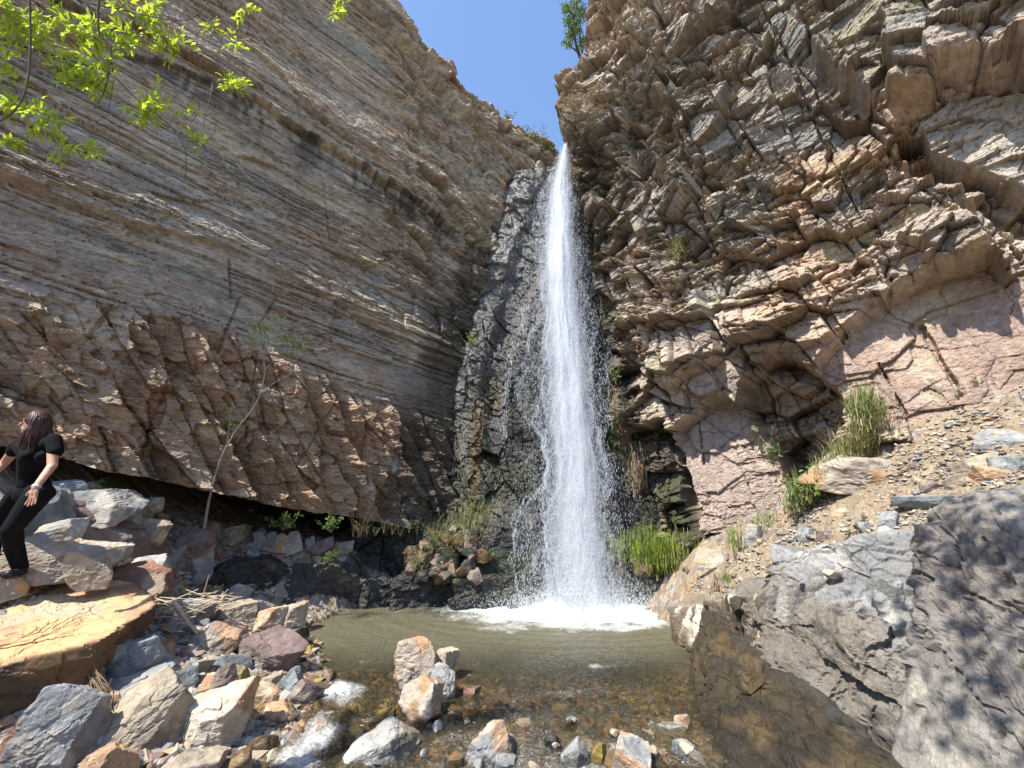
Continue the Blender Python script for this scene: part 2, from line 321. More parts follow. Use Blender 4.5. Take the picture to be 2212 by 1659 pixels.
# ---------------------------------------------------------------- right cliff
DR = np.array([.70, -.714, 0]); DR /= np.linalg.norm(DR); NR = np.array([DR[1], -DR[0], 0]); OR = np.array([2.2, 8.9, 0.])
def uvR(px, py):
    P = onplane(np.asarray(px, float), np.asarray(py, float), NR, OR) - OR; return P @ DR, P[..., 2]
eu, ev = uvR([1262, 1250, 1256, 1207, 1198, 1209, 1228, 1262, 1280, 1295, 1315, 1340], [-8, 60, 130, 178, 250, 330, 400, 520, 640, 800, 1000, 1250])
o_ = np.argsort(ev); eu, ev = eu[o_], ev[o_]
us = [-3.4]
while us[-1] < 9.6: us.append(us[-1] + max(.0085, .0215 - .0016 * max(us[-1], 0)))
us = np.array(us); vs = np.concatenate([np.arange(-.6, 13, .0195), np.arange(13, 20, .035)])
U, V = np.meshgrid(us, vs)
ue = np.interp(V, ev, eu) + .05 * fbm2(V * 2, V * 0, 199, 4, .6)
wu = U + .05 * fbm2(U * 1.2, V * 1.2, 200); wv = V + .05 * fbm2(U * .9, V * .9, 201) - .06 * U
jt = U + .20 * V + .06 * fbm2(U * .8, V * .8, 202)      # steep joints lean right going down
ci, qj, gj = facet(jt, wv, .95, 4.5, .17, .22, 210, .12, .045)
sA = .72 * (U - V) + .1 * fbm2(U, V, 203); sB = .70 * (U + V) + .12 * fbm2(U * .8, V * .8, 204)
a0, k0, e0 = facet(sA, sB, 2.0, .95, .20, .42, 205, .10, .03, (0, 0))
a5, k5, e5 = facet(jt + .1 * V, wv, 1.05, .85, .13, .38, 215, .07, .04, (-.1, -.5))
a1, k1, e1 = facet(jt, wv, .62, .50, .09, .22, 220, .04, .04, (0, -.35))
a2, k2, e2 = facet(jt + .3 * a1, wv - .1 * U, .40, .19, .07, .17, 230, .02, .06, (0, -.55))
a3, k3, e3 = facet(wu + .2 * a1, wv - .12 * U, .16, .07, .030, .085, 240, .008, .1, (0, -.6))
a4, k4, e4 = facet(wu, wv, .06, .032, .010, .024, 250)
rgh = np.ones_like(U)
def blob(px, py, r, n=.35, s=0, ax=1.):
    (a,), (b,) = uvR([px], [py]); d = np.hypot((U - a) / ax, V - b) + n * fbm2(U * 2 / max(r, .3), V * 2 / max(r, .3), 300 + s) * r
    return sst(r * 1.15, r * .75, d)
def polyR(pts, s=0, wob=.06, bl=1):
    a, b = uvR([p[0] for p in pts], [p[1] for p in pts])
    m = inpoly(U + wob * fbm2(U * 4, V * 4, 330 + s, 5, .6), V + wob * fbm2(U * 4, V * 4, 350 + s, 5, .6), list(zip(a, b))).astype(float)
    return blur(m, bl) if bl else m
slabA = polyR([(1450,930),(1500,880),(1560,845),(1610,905),(1640,960),(1690,1070),(1650,1130),(1590,1160),(1500,1185),(1462,1070)], 1, .12)
caveB = polyR([(1600,830),(1660,770),(1740,790),(1800,830),(1830,900),(1780,980),(1710,1090),(1650,970),(1600,900)], 2, .2)
caveF = polyR([(1500,1165),(1580,1150),(1700,1120),(1640,1180),(1540,1230),(1480,1215)], 3)
slabC = polyR([(1775,800),(1870,690),(2010,600),(2140,565),(2212,650),(2300,900),(1900,930),(1800,900)], 4, .03)
ledgD = polyR([(1560,690),(1640,600),(1760,560),(1850,590),(1960,520),(2060,478),(2140,520),(2125,560),(2010,590),(1880,670),(1790,760),(1690,760),(1600,770)], 5, .08)
ledgF = polyR([(1400,700),(1530,640),(1565,770),(1440,845),(1400,810)], 6, .05)
ledgE = polyR([(1255,690),(1330,560),(1400,600),(1430,760),(1330,760)], 7, .08)
overH = polyR([(1760,120),(1880,60),(2010,110),(2110,70),(2400,-60),(2400,160),(2240,230),(2110,190),(2040,215),(1960,250),(1850,235)], 8, .16, 5)
hole1 = polyR([(1355,230),(1440,200),(1480,330),(1440,420),(1380,400),(1350,300)], 9, .10)
slabH = polyR([(1985,285),(2060,225),(2230,215),(2400,260),(2400,450),(2212,420),(2100,375),(2010,340)], 10, .03)
voidG = polyR([(1335,930),(1430,905),(1462,1010),(1500,1120),(1495,1215),(1345,1245),(1312,1100)], 13, .08)
notch = polyR([(2000,345),(2100,385),(2212,430),(2400,470),(2400,560),(2200,500),(2090,440),(2010,400)], 11, .05)
slabI = polyR([(2040,470),(2140,440),(2260,480),(2400,520),(2400,700),(2212,640),(2160,560)], 12, .03)
sm = np.clip(slabA + slabC + slabH * .9 + slabI * .8, 0, 1); rgh = 1 - .86 * sm
cru = .22 + .85 * sst(.42, .62, vn2(U * .75, V * .75, 216) * .65 + .35 * k5)
D = (ci * .5 + a0 + a5 + a1) * rgh + (a2 * .8 + a3 * .75) * cru * (1 - .75 * sm) + a4 * (.5 + .5 * cru) * (1 - .3 * sm) + .20 * fbm2(U * .45, V * .45, 260)
uc0, vc0 = uvR([2000, 1560], [690, 950])
D = D + .22 * slabC * (vc0[0] - V) + .16 * slabA * (vc0[1] - V) - .55 * voidG
D = D + (-.55 * slabA - 1.1 * caveB * (1 - slabA) * (.7 + .6 * vn2(U * 2, V * 2, 217)) - 1.2 * caveF - .16 * slabC + .30 * ledgD + .36 * ledgF + .22 * ledgE + .60 * overH - .40 * hole1 + .12 * slabH - .45 * notch - .15 * slabI)
# dipping joints cut through the smooth slabs
for (x0, y0, x1, y1, wd) in [(1640,0,1700,120,.05),(1700,120,1790,330,.06),(1790,330,1860,470,.04),(1480,330,1560,600,.07),(1560,600,1640,905,.09),(1300,60,1400,330,.06),(1400,520,1470,830,.06),(1470,830,1500,1000,.05),(1990,700,2075,860,.07),(1900,790,1960,900,.05),(1330,470,1420,760,.06),(2120,430,2212,560,.06),(1420,380,1500,640,.05),(1850,250,2000,430,.06),(1370,850,1440,1100,.09)]:
    (ua, ub_), (va, vb_) = uvR([x0, x1], [y0, y1]); L_ = math.hypot(ub_ - ua, vb_ - va); tx, ty = (ub_ - ua) / L_, (vb_ - va) / L_
    s_ = np.clip((U - ua) * tx + (V - va) * ty, 0, L_); dd = np.hypot(U - ua - s_ * tx, V - va - s_ * ty) + .035 * fbm2(U * 5, V * 5, 270, 5, .6)
    wd = wd * .5; D = D - (.10 + wd) * sst(wd, wd * .3, dd)
edge = sst(0, .5, U - ue); D = D * (.25 + .75 * edge) - .35 * (1 - sst(0, .45, U - ue)) ** 2
kk = np.maximum(ue - U, 0)
P = OR + np.maximum(U, ue)[..., None] * DR + UP * V[..., None] + NR * D[..., None] + kk[..., None] * np.array([.28, .96, 0]) * 2.0
P[..., 0] += np.where(kk > 0, .06 * fbm2(U * 3, V * 3, 280), 0)
tan = np.array((.47,.375,.29)); gry = np.array((.30,.275,.245)); org = np.array((.48,.31,.19)); pnk = np.array((.46,.355,.28)); yel = np.array((.50,.41,.25)); drk = np.array((.065,.055,.042)); mar = np.array((.33,.20,.155))
cc = mix(tan, pnk, sst(.4, .7, vn2(U * .6, V * .9, 400))); crv = np.clip(sst(.05, .0, e5) + .8 * sst(.05, 0, e1) + .6 * sst(.06, 0, e2), 0, 1)
cc = cc * (.8 + .3 * k2 + .25 * (k5 - .5))[..., None] * (.88 + .24 * k3)[..., None]
gz = np.clip(blob(1560, 200, 3.2, .4, 1) + blob(1640, 450, 1.9, .4, 2) + blob(1480, 560, 1.0, .4, 3) + blob(1720, 200, 2.2, .4, 4), 0, 1)
cc = mix(cc, gry * (.85 if 1 else 1) * (.6 + .6 * k2)[..., None], gz * sst(.25, .5, vn2(U * 2.2, V * 5, 401) * .5 + .5 * k2))
oz = np.clip(blob(1830, 380, .9, .5, 5, 1.4) + blob(1830, 650, .8, .5, 6, 1.6) + blob(1980, 620, .8, .5, 7) + blob(1760, 560, .6, .5, 14), 0, 1)
cc = mix(cc, org * (.8 + .4 * k2)[..., None], np.maximum(oz, .35) * sst(.35, .65, vn2(U * 1.2, V * 2, 402) * .7 + .3 * k5) * .9)
cc = mix(cc, mix(pnk * np.array([1.03, .92, .84]), mar, sst(.42, .75, vn2(U * 1.6, V * 2.2, 403)) * .75), np.clip(slabC + slabA * .8, 0, 1) * .85)
cc = mix(cc, (.44,.38,.32), slabH * .8); cc = mix(cc, yel, sst(.78, .9, vn2(U * 3, V * 4, 404)) * .6)
vein = sst(.035, .0, np.abs(fbm2(U * 2.2, V * 3.1, 405, 3))) + sst(.03, .0, np.abs(fbm2((U + V) * 2.4, V * 1.2, 406, 3)))
cc = mix(cc, (.52,.44,.36), np.clip(vein, 0, 1) * slabC * .6)
cc = mix(cc, yel * .62, overH * sst(.3, .6, vn2(U, V, 407)) * .8)
cc = mix(cc, (.36,.28,.25), slabA * .6)
nf = sst(1.35, .45, U - ue + .5 * fbm2(U * .9, V * .6, 408)) * sst(12.4, 10, V); nf = np.maximum(nf, sst(2.1, 1.3, U - ue + .6 * fbm2(U * .9, V * .6, 409)) * sst(3.2, 1.6, V) * (1 - slabA)); nf = np.maximum(nf, voidG * .95 * (1 - slabA))  # wet rock by the fall; the low void beside it is painted dark as shade
cc = mix(cc, drk, nf * (.55 + .4 * sst(.3, .6, vn2(U * 2, V * 1.2, 410)))); mz = nf * sst(.6, .75, vn2(U * 2.4, V * 1.5, 411)); cc = mix(cc, (.05,.065,.02), mz * .6)
cc = mix(cc, (.30,.19,.09), nf * sst(.72, .85, vn2(U * 2.1 + 4, V * 1.2, 412)) * .8)
cc = np.where(nf[..., None] > .4, cc, tone(cc, .20, 1.03) * np.array([1.0, 1.0, .95]))
cc = mix(cc, (.09,.07,.055), crv * .65 * (1 - .6 * sm))
obj('cliff_right', grid('cliff_right', P, {'Col': cc, 'Wet': nf * .75}, M_cliffR), kind='structure')
# ---------------------------------------------------------------- back wall behind the falls
xs = np.arange(-3.2, 4.2, .02); zs = np.concatenate([np.arange(-.6, 12.6, .021), np.linspace(12.6, 15, 30)])
X, R = np.meshgrid(xs, zs)
ztop = 11.75 - .5 * np.abs(X - 1.2) * (X < 1.2) + .8 * sst(1.45, 1.8, X) + .2 * fbm2(X * 2, X * 0, 440)
Zz = np.minimum(R, ztop); ov = np.maximum(R - ztop, 0)
px0, py0, _ = proj(np.stack([X, 8.85 + .13 * Zz, Zz], -1))
w1, h1, g1 = facet(X + .3 * fbm2(X * .8, Zz * .6, 450), Zz + .25 * X, .7, .9, .10, .16, 451, .05, .06)
w2, h2_, g2 = facet(X + .1 * fbm2(X * 2, Zz * 2, 452), Zz + .3 * X, .22, .3, .04, .07, 461, .02, .1); w3, h3, _ = facet(X, Zz + .3 * X, .08, .07, .014, .028, 471)
# pillar of broken wet rock that runs up left of the fall, and the smooth recess beside it
pil = np.interp(py0, [330, 430, 560, 640, 750, 860, 1000, 1150], [1160, 1125, 1085, 1060, 1030, 1015, 1030, 1040]); hw = np.interp(py0, [330, 640, 860, 1150], [30, 28, 34, 45])
pm = sst(1.35, .5, np.abs(px0 - pil - 12 * fbm2(X * 2, Zz * 2, 480)) / hw)
pil2 = np.interp(py0, [600, 700, 800, 1000, 1180], [1150, 1120, 1100, 1092, 1090]); hw2 = np.interp(py0, [560, 700, 1180], [10, 42, 60]); p2 = sst(1.4, .6, np.abs(px0 - pil2 - 35) / hw2) * sst(560, 640, py0)
smo = (1 - pm) * sst(-.6, .2, X)
D = w1 * (1 - .5 * smo) + w2 * (1 - .3 * smo) + w3 + .20 * pm + .22 * p2 + .14 * fbm2(X, Zz, 481)
P = np.stack([X, 8.85 + .13 * Zz - D + ov * 1.5, Zz + .03 * ov], -1)
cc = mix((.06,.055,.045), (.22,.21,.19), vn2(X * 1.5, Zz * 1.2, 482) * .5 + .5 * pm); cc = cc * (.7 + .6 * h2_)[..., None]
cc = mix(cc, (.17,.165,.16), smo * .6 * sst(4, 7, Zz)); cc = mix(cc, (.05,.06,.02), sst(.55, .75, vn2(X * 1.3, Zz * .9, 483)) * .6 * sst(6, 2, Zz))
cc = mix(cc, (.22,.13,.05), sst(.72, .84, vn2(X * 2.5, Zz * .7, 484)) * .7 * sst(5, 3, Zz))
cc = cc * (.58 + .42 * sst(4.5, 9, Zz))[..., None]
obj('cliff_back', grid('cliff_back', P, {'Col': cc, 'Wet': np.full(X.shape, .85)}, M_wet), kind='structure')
del U, V, D, P, cc, W, X
# ---------------------------------------------------------------- rocks
_ico = {}
def ico(l):
    if l not in _ico:
        bm = bmesh.new(); bmesh.ops.create_icosphere(bm, subdivisions=l, radius=1)
        V = np.array([v.co[:] for v in bm.verts]); F = np.array([[v.index for v in f.verts] for f in bm.faces]); bm.free(); _ico[l] = (V / np.linalg.norm(V, axis=1)[:, None], F)
    return _ico[l]
PAL = dict(grey=((.30,.30,.29),(.20,.195,.185),(.37,.34,.29)), blue=((.26,.275,.27),(.16,.17,.17),(.34,.335,.30)), cream=((.50,.43,.33),(.36,.30,.24),(.45,.28,.15)),
 orange=((.46,.31,.18),(.36,.215,.125),(.50,.41,.28)), rust=((.33,.175,.11),(.21,.12,.085),(.36,.27,.19)), maroon=((.235,.165,.145),(.16,.12,.105),(.31,.26,.21)),
 tan=((.37,.305,.225),(.25,.205,.16),(.42,.35,.25)), brown=((.16,.10,.05),(.10,.065,.04),(.22,.14,.06)), olive=((.26,.19,.05),(.15,.11,.04),(.32,.24,.08)),
 white=((.47,.455,.41),(.35,.34,.31),(.42,.36,.27)), dark=((.055,.053,.047),(.035,.034,.03),(.11,.10,.07)), moss=((.07,.08,.05),(.045,.045,.035),(.11,.12,.06)),
 mixed=((.27,.275,.265),(.42,.27,.17),(.42,.38,.31)), striped=((.20,.18,.165),(.13,.11,.09),(.24,.20,.16)), gold=((.48,.35,.20),(.42,.27,.17),(.36,.22,.16)))
def colour(dirs, P, fid, pal, s, L):
    A, B, C_ = [np.array(x) for x in PAL[pal]]; q = P / L
    r = _h(fid, fid * 0, fid * 0, s + 3)
    c = mix(A, B, sst(.35, .65, .55 * r + .45 * (.5 + .9 * fbm3(q * 2.2, s + 11, 4))))
    c = mix(c, C_, sst(.12, .3, fbm3(q * 1.8 + 4, s + 15, 4) + .35 * (r - .5)))
    return c * (.70 + .36 * vn3(q * 9, s + 19))[..., None]
def poly(dirs, N_, d, p): 
    a = np.clip(dirs @ N_.T / d, 1e-4, None); return (a ** p).sum(1) ** (-1 / p), a.argmax(1)
def rockmesh(name, size, s, lvl=5, npl=12, box=.5, pal='grey', wet=0., wetz=None, rough=1., p=60, mat=None, skew=0.):
    rs = np.random.RandomState(s); dirs, F = ico(lvl)
    ax = np.array([(1,0,0),(-1,0,0),(0,1,0),(0,-1,0),(0,0,1),(0,0,-1)], float) + rs.normal(0, .16 * (1.2 - box), (6, 3)); da = rs.uniform(.82, 1.0, 6) * (1 if box > .3 else 1.1)
    rn = rs.normal(size=(npl, 3)); dn = rs.uniform(.66, 1.02, npl) + .26 * box
    N_ = np.r_[ax, rn]; N_ /= np.linalg.norm(N_, axis=1)[:, None]; d = np.r_[da, dn]
    r, fid = poly(dirs, N_, d, p)
    V = dirs * r[:, None] * (np.array(size) * .525); L = float(np.mean(size)); q = V / L
    amp = L * .026 * rough; fc1, _, _ = facet(q[:, 0] + q[:, 1] * .7, q[:, 2] + .4 * q[:, 1], .30, .24, .5, 1.6, s + 30); fc2, _, _ = facet(q[:, 1] - q[:, 0] * .5, q[:, 2] - .3 * q[:, 0], .13, .10, .25, .8, s + 40)
    f = fbm3(q * 3, s + 1, 5, .6); ch = fbm3(q * np.array([2, 2, 5.]) + 3, s + 7, 3)
    V = V + dirs * (amp * 1.8 * f + amp * 1.2 * np.round(ch * 3) / 3 + amp * .62 * (fc1 + fc2))[:, None]
    V[:, 0] += skew * V[:, 2]
    C = colour(dirs, V, fid, pal, s, L); W = np.full(len(V), float(wet))
    if wetz is not None:
        wv = sst(wetz + .03, wetz, V[:, 2]); W = np.maximum(W, wv * .9); C = C * (1 - .5 * wv)[:, None]
    return mesh(name, V, F, {'Col': C, 'Wet': W}, False, [mat or M_rock])
SEED = [100]
def rock(x0, x1, y0, y1, pal, label, t=None, dep=.8, roll=0, pit=0, yaw=0, lvl=5, cat='rock', name='rock', dz=0., group=None, base=None, **kw):
    """a rock that spans these pixels of the photograph; its foot stands on the ground below"""
    SEED[0] += 7; cx, cyy = (x0 + x1) / 2, (y0 + y1) / 2; wd, ht = x1 - x0, y1 - y0
    if t is None:
        _, t = hit(cx, y1 if base is None else base, dz); 
    if name == 'rock' and t < 5.2: wd *= .93; ht *= .95
    W_ = wd / FPX * t; H_ = ht / FPX * t * 1.08; Dp = dep * W_
    p = at(cx, cyy, t + Dp * .35)
    k = 1 + .35 * Dp / t; W_ *= k; H_ *= k
    yw = -math.atan2(p[0], p[1]) + rad(yaw)
    kw['box'] = kw.get('box', .45) * (1 if kw.get('box', .45) > .7 else .35); kw.setdefault('npl', 9)
    wz = kw.pop('water', None)
    if wz: kw['wetz'] = -p[2] + .035
    m = rockmesh(name, (W_, Dp, H_), SEED[0], lvl, pal=pal, **kw)
    o = obj(name, m, None, label, cat, group, None, p)
    o.rotation_euler = (Matrix.Rotation(yw, 3, 'Z') @ Matrix.Rotation(rad(-roll), 3, 'Y') @ Matrix.Rotation(rad(pit), 3, 'X')).to_euler()
    return o
def body(name, cen, planes, s, lvl, pal, label, cat, p=60, amp=.02, wet=0., fcol=None, mat=None, kind=None):
    """a hand shaped rock body: planes = (normal, point on it)"""
    dirs, F = ico(lvl); cen = np.array(cen, float); N_ = np.array([n for n, _ in planes], float); N_ /= np.linalg.norm(N_, axis=1)[:, None]
    d = np.array([np.dot(n, np.array(q) - cen) for n, (_, q) in zip(N_, planes)]); r, fid = poly(dirs, N_, d, p)
    V = dirs * r[:, None]; f = fbm3(V * 1.6, s, 5, .55); g = fbm3(V * 5, s + 5, 4, .6)
    V = V + dirs * (amp * (1.5 * facet(V[:, 1] + .5 * V[:, 0], V[:, 2] + .2 * V[:, 0], .42, .34, .5, 1.7, s + 50)[0] + 1.0 * facet(V[:, 1] - .5 * V[:, 0], V[:, 2] * 1. - V[:, 1] * .2, .16, .13, .3, 1.0, s + 60)[0]) + amp * 3.2 * f + amp * 1.2 * g + amp * 1.3 * np.round(fbm3(V * 1.1 + 3, s + 9, 3) * 5) / 3)[:, None]
    C = colour(dirs, V, fid, pal, s, 1.); W = np.full(len(V), float(wet))
    if fcol: C, W, V = fcol(V + cen, C, W, N_[fid], V)
    return obj(name, mesh(name, V, F, {'Col': C, 'Wet': W}, False, [mat or M_rock]), None, label, cat, None, kind, cen)
# the hand shaped ones -------------------------------------------------
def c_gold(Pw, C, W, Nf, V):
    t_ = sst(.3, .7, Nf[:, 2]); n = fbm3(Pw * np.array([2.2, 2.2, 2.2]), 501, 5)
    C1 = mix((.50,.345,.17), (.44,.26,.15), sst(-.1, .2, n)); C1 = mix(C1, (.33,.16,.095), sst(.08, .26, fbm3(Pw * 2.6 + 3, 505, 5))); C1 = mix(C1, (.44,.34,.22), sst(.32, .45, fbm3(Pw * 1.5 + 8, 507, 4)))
    C2 = mix((.15,.09,.045), (.09,.06,.04), sst(-.1, .2, n)); fl = np.round(fbm3(Pw * np.array([5, 5, 9.]), 511, 4) * 4) / 4  # side faces coloured darker than the top to carry their shade
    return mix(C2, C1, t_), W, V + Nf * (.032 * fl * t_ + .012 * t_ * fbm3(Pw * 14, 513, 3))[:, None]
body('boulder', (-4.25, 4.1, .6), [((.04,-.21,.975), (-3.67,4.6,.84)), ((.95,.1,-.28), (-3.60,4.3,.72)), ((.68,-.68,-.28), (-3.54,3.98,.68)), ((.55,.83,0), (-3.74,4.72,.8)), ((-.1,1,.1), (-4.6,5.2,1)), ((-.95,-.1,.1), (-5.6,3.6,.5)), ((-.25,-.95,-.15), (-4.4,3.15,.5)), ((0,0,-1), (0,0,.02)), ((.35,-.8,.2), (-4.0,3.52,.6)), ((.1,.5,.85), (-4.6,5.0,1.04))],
     31, 7, 'gold', 'huge flat-topped golden orange boulder with undercut side coloured dark brown for shade on the left bank', 'boulder', 45, .02, fcol=c_gold).location.z += .07
def c_nose(Pw, C, W, Nf, V):
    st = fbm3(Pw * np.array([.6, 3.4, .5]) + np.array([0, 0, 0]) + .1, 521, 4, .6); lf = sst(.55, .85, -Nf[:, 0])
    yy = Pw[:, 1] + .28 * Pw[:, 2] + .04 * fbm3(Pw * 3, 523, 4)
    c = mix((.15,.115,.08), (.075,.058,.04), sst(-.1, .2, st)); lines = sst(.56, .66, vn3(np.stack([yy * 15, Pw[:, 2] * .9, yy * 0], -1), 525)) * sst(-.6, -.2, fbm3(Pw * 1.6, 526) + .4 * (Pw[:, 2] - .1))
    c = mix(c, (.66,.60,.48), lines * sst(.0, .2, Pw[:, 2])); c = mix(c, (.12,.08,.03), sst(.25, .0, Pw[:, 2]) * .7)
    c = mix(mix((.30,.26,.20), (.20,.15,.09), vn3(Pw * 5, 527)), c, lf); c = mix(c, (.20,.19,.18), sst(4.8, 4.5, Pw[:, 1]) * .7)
    rib = np.sin(yy * 38 + 3 * fbm3(Pw * 1.5, 528)) * .008 + .025 * fbm3(np.stack([Pw[:, 0], yy * 5, Pw[:, 2] * .8], -1), 529, 4)
    return c, np.clip(W + lf * .35 + sst(.2, .0, Pw[:, 2]) * .5, 0, 1), V + Nf * (rib * lf)[:, None]
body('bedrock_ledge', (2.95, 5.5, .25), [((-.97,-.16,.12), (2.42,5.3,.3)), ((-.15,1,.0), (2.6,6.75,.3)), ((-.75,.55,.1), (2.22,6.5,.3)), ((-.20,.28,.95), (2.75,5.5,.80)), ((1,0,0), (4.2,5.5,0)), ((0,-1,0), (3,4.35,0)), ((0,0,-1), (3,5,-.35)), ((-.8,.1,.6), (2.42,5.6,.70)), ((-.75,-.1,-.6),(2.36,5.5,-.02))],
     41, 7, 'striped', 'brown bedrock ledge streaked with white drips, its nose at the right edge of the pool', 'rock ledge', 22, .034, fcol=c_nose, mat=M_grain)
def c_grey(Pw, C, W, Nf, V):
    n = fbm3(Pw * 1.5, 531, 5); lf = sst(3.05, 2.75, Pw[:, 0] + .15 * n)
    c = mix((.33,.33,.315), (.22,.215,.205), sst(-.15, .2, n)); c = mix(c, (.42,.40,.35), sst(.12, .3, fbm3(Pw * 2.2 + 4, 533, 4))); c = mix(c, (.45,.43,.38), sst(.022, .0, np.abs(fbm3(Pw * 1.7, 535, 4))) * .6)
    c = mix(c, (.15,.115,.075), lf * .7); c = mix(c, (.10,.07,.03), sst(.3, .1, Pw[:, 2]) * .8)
    q = Pw @ Matrix.Rotation(rad(20), 3, 'X'); 
    ci = np.round(fbm3(Pw * np.array([1.6, 1.3, 1.1]), 537, 4, .5) * 7) / 7
    return c, np.clip(W + lf * .4, 0, 1), V + Nf * (.16 * ci + .02 * fbm3(Pw * 6, 539, 4))[:, None]
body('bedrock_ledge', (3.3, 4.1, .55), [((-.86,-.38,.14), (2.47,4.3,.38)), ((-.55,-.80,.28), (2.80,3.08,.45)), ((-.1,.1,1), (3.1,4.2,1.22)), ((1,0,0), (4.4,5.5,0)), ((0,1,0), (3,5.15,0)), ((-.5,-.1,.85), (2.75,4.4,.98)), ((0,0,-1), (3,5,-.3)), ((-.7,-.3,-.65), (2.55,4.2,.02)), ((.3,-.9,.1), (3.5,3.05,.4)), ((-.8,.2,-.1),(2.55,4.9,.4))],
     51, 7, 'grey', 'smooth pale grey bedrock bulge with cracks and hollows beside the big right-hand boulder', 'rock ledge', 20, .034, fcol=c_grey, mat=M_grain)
body('bedrock_ledge', (3.35, 4.55, 1.1), [((-.10,.30,.95), (3.3,4.6,1.46)), ((-.80,-.40,.45), (2.88,4.75,1.12)), ((-.40,-.85,.35), (3.3,3.88,1.2)), ((1,0,0), (4.2,5.5,0)), ((-.3,1,0), (3.1,5.15,0)), ((0,0,-1), (3,5,.7)), ((-.5,.1,.85), (3.0,4.7,1.33)), ((-.1,-.5,.85), (3.4,4.15,1.38))],
     57, 7, 'grey', 'upper broken tier of pale grey bedrock between the scree and the smooth grey bulge', 'rock ledge', 24, .034, fcol=c_grey, mat=M_grain)
def c_big(Pw, C, W, Nf, V):
    n = fbm3(Pw * 2.0, 541, 6, .6); c = mix((.29,.265,.23), (.20,.18,.165), sst(-.15, .2, n)); c = mix(c, (.37,.34,.28), sst(.1, .3, fbm3(Pw * 3 + 4, 543, 5))); c = mix(c, (.22,.185,.165), sst(.15, .35, fbm3(Pw * 1.2 + 9, 545, 3)) * .5)
    cr = np.abs(fbm3(Pw * 1.3, 547, 4)); cr2 = np.abs(fbm3(Pw * 2.6 + 7, 549, 3)); k = sst(.03, 0, cr) + .6 * sst(.025, 0, cr2)
    return c * (1 - .3 * np.clip(k, 0, 1))[:, None], W, V + Nf * (-.035 * k + .02 * np.round(fbm3(Pw * 1.5 + 2, 551, 3) * 4) / 4 + .045 * fbm3(Pw * 5, 552, 5, .6))[:, None]
body('boulder', (3.75, 2.65, .95), [((-.90,-.10,.36), (2.92,3.0,1.1)), ((-.35,.93,.05), (3.1,3.45,1.2)), ((-.2,.15,.97), (3.5,2.9,2.02)), ((-.6,-.5,.6), (2.95,2.4,1.3)), ((1,0,0), (5.2,2.5,1)), ((0,-1,0), (3.6,1.2,1)), ((0,0,-1), (3,3,.1)), ((-.75,-.1,.65), (3.12,2.9,1.72)), ((.1,.85,.5), (3.6,3.5,1.85)), ((-.5,.75,.4), (3.05,3.35,1.65))],
     61, 7, 'grey', 'huge rough grey boulder dappled with tree shade at the right edge of the photo', 'boulder', 36, .022, fcol=c_big, mat=M_grain)
def c_bench(Pw, C, W, Nf, V):
    n = fbm3(Pw * 2.5, 561, 5); c = mix((.055,.040,.022), (.032,.026,.018), sst(-.15, .2, n)); c = mix(c, (.10,.07,.032), sst(.12, .3, fbm3(Pw * 4, 563, 4)) * .8)
    c = mix(c, (.055,.053,.048), sst(2.3, 2.6, Pw[:, 0] + .15 * n) * .8); W = W * (.35 + .5 * vn3(Pw * 3, 569))  # right half painted dark grey to stand for the ledge's shadow
    return c, W, V + Nf * (.045 * np.abs(np.sin((Pw[:, 0] * 1.3 + Pw[:, 1] * .35 + .15 * n) * 14)) + .08 * np.round(fbm3(Pw * 2.2, 565, 4) * 4) / 4 + .02 * fbm3(Pw * 7, 567, 4))[:, None]
bn_ = body('bedrock_bench', (2.25, 4.5, -.12), [((-.40,-.12,.90), (2.45,4.7,.30)), ((-.88,.24,.42), (1.93,4.4,.06)), ((-.4,.9,.2), (2.1,5.55,0)), ((1,-.15,.2), (2.72,4.5,0)), ((-.2,-1,.2), (2.2,2.7,0)), ((0,0,-1), (2,4,-.5)), ((-.1,-.1,1), (2.5,4.5,.46)), ((-.7,-.2,.6), (2.0,4.0,.24))],
     71, 7, 'brown', 'low wet brown bedrock bench sloping into the stream below the grey ledge', 'rock ledge', 24, .02, .85, c_bench, M_wet); bn_.location.z += .17
body('bedrock_bench', (2.95, 3.55, -.05), [((-.5,-.3,.8), (2.75,3.6,.06)), ((-.8,-.5,.2), (2.5,3.5,.0)), ((0,1,.1), (3,4.2,0)), ((1,0,.1), (3.9,3.5,0)), ((-.2,-1,.2), (2.9,2.6,0)), ((0,0,-1), (2,4,-.4)), ((-.1,-.2,1), (3.1,3.3,.30))],
     73, 6, 'brown', 'low damp brown rock slab at the foot of the big boulder by the bottom edge', 'rock ledge', 24, .03, .5, c_bench, M_wet)
R_ = rock
# wet steps and shelves behind the pool
R_(440, 640, 1212, 1330, 'dark', 'long black rock shelf under the left overhang, streaked with grey', t=6.8, dep=.5, lvl=6, box=.85, npl=9, rough=1.8, wet=.35, name='rock_shelf', cat='rock shelf', yaw=10)
R_(600, 800, 1225, 1332, 'dark', 'black rock shelf between the streaked shelf and the wet blocks, at water level', t=7.15, dep=.5, lvl=6, box=.85, npl=9, rough=1.8, wet=.45, name='rock_shelf', cat='rock shelf', yaw=10)
for a in [(778,858,1256,1326,7.45,'dark','small shiny wet block at the left end of the lit ledge'), (846,975,1246,1328,7.5,'dark','broad shiny wet ledge block below the grassy mound'), (964,1110,1244,1326,7.45,'moss','mossy wet ledge block with water running down its face'), (1090,1200,1247,1326,7.5,'moss','wet ledge block half hidden by the edge of the waterfall')]:
    R_(a[0], a[1], a[2], a[3], a[5], a[6], t=a[4], dep=.7, lvl=6, box=.8, npl=9, rough=2.2, wet=.95, name='ledge_block', cat='ledge block', mat=M_wet, yaw=8)
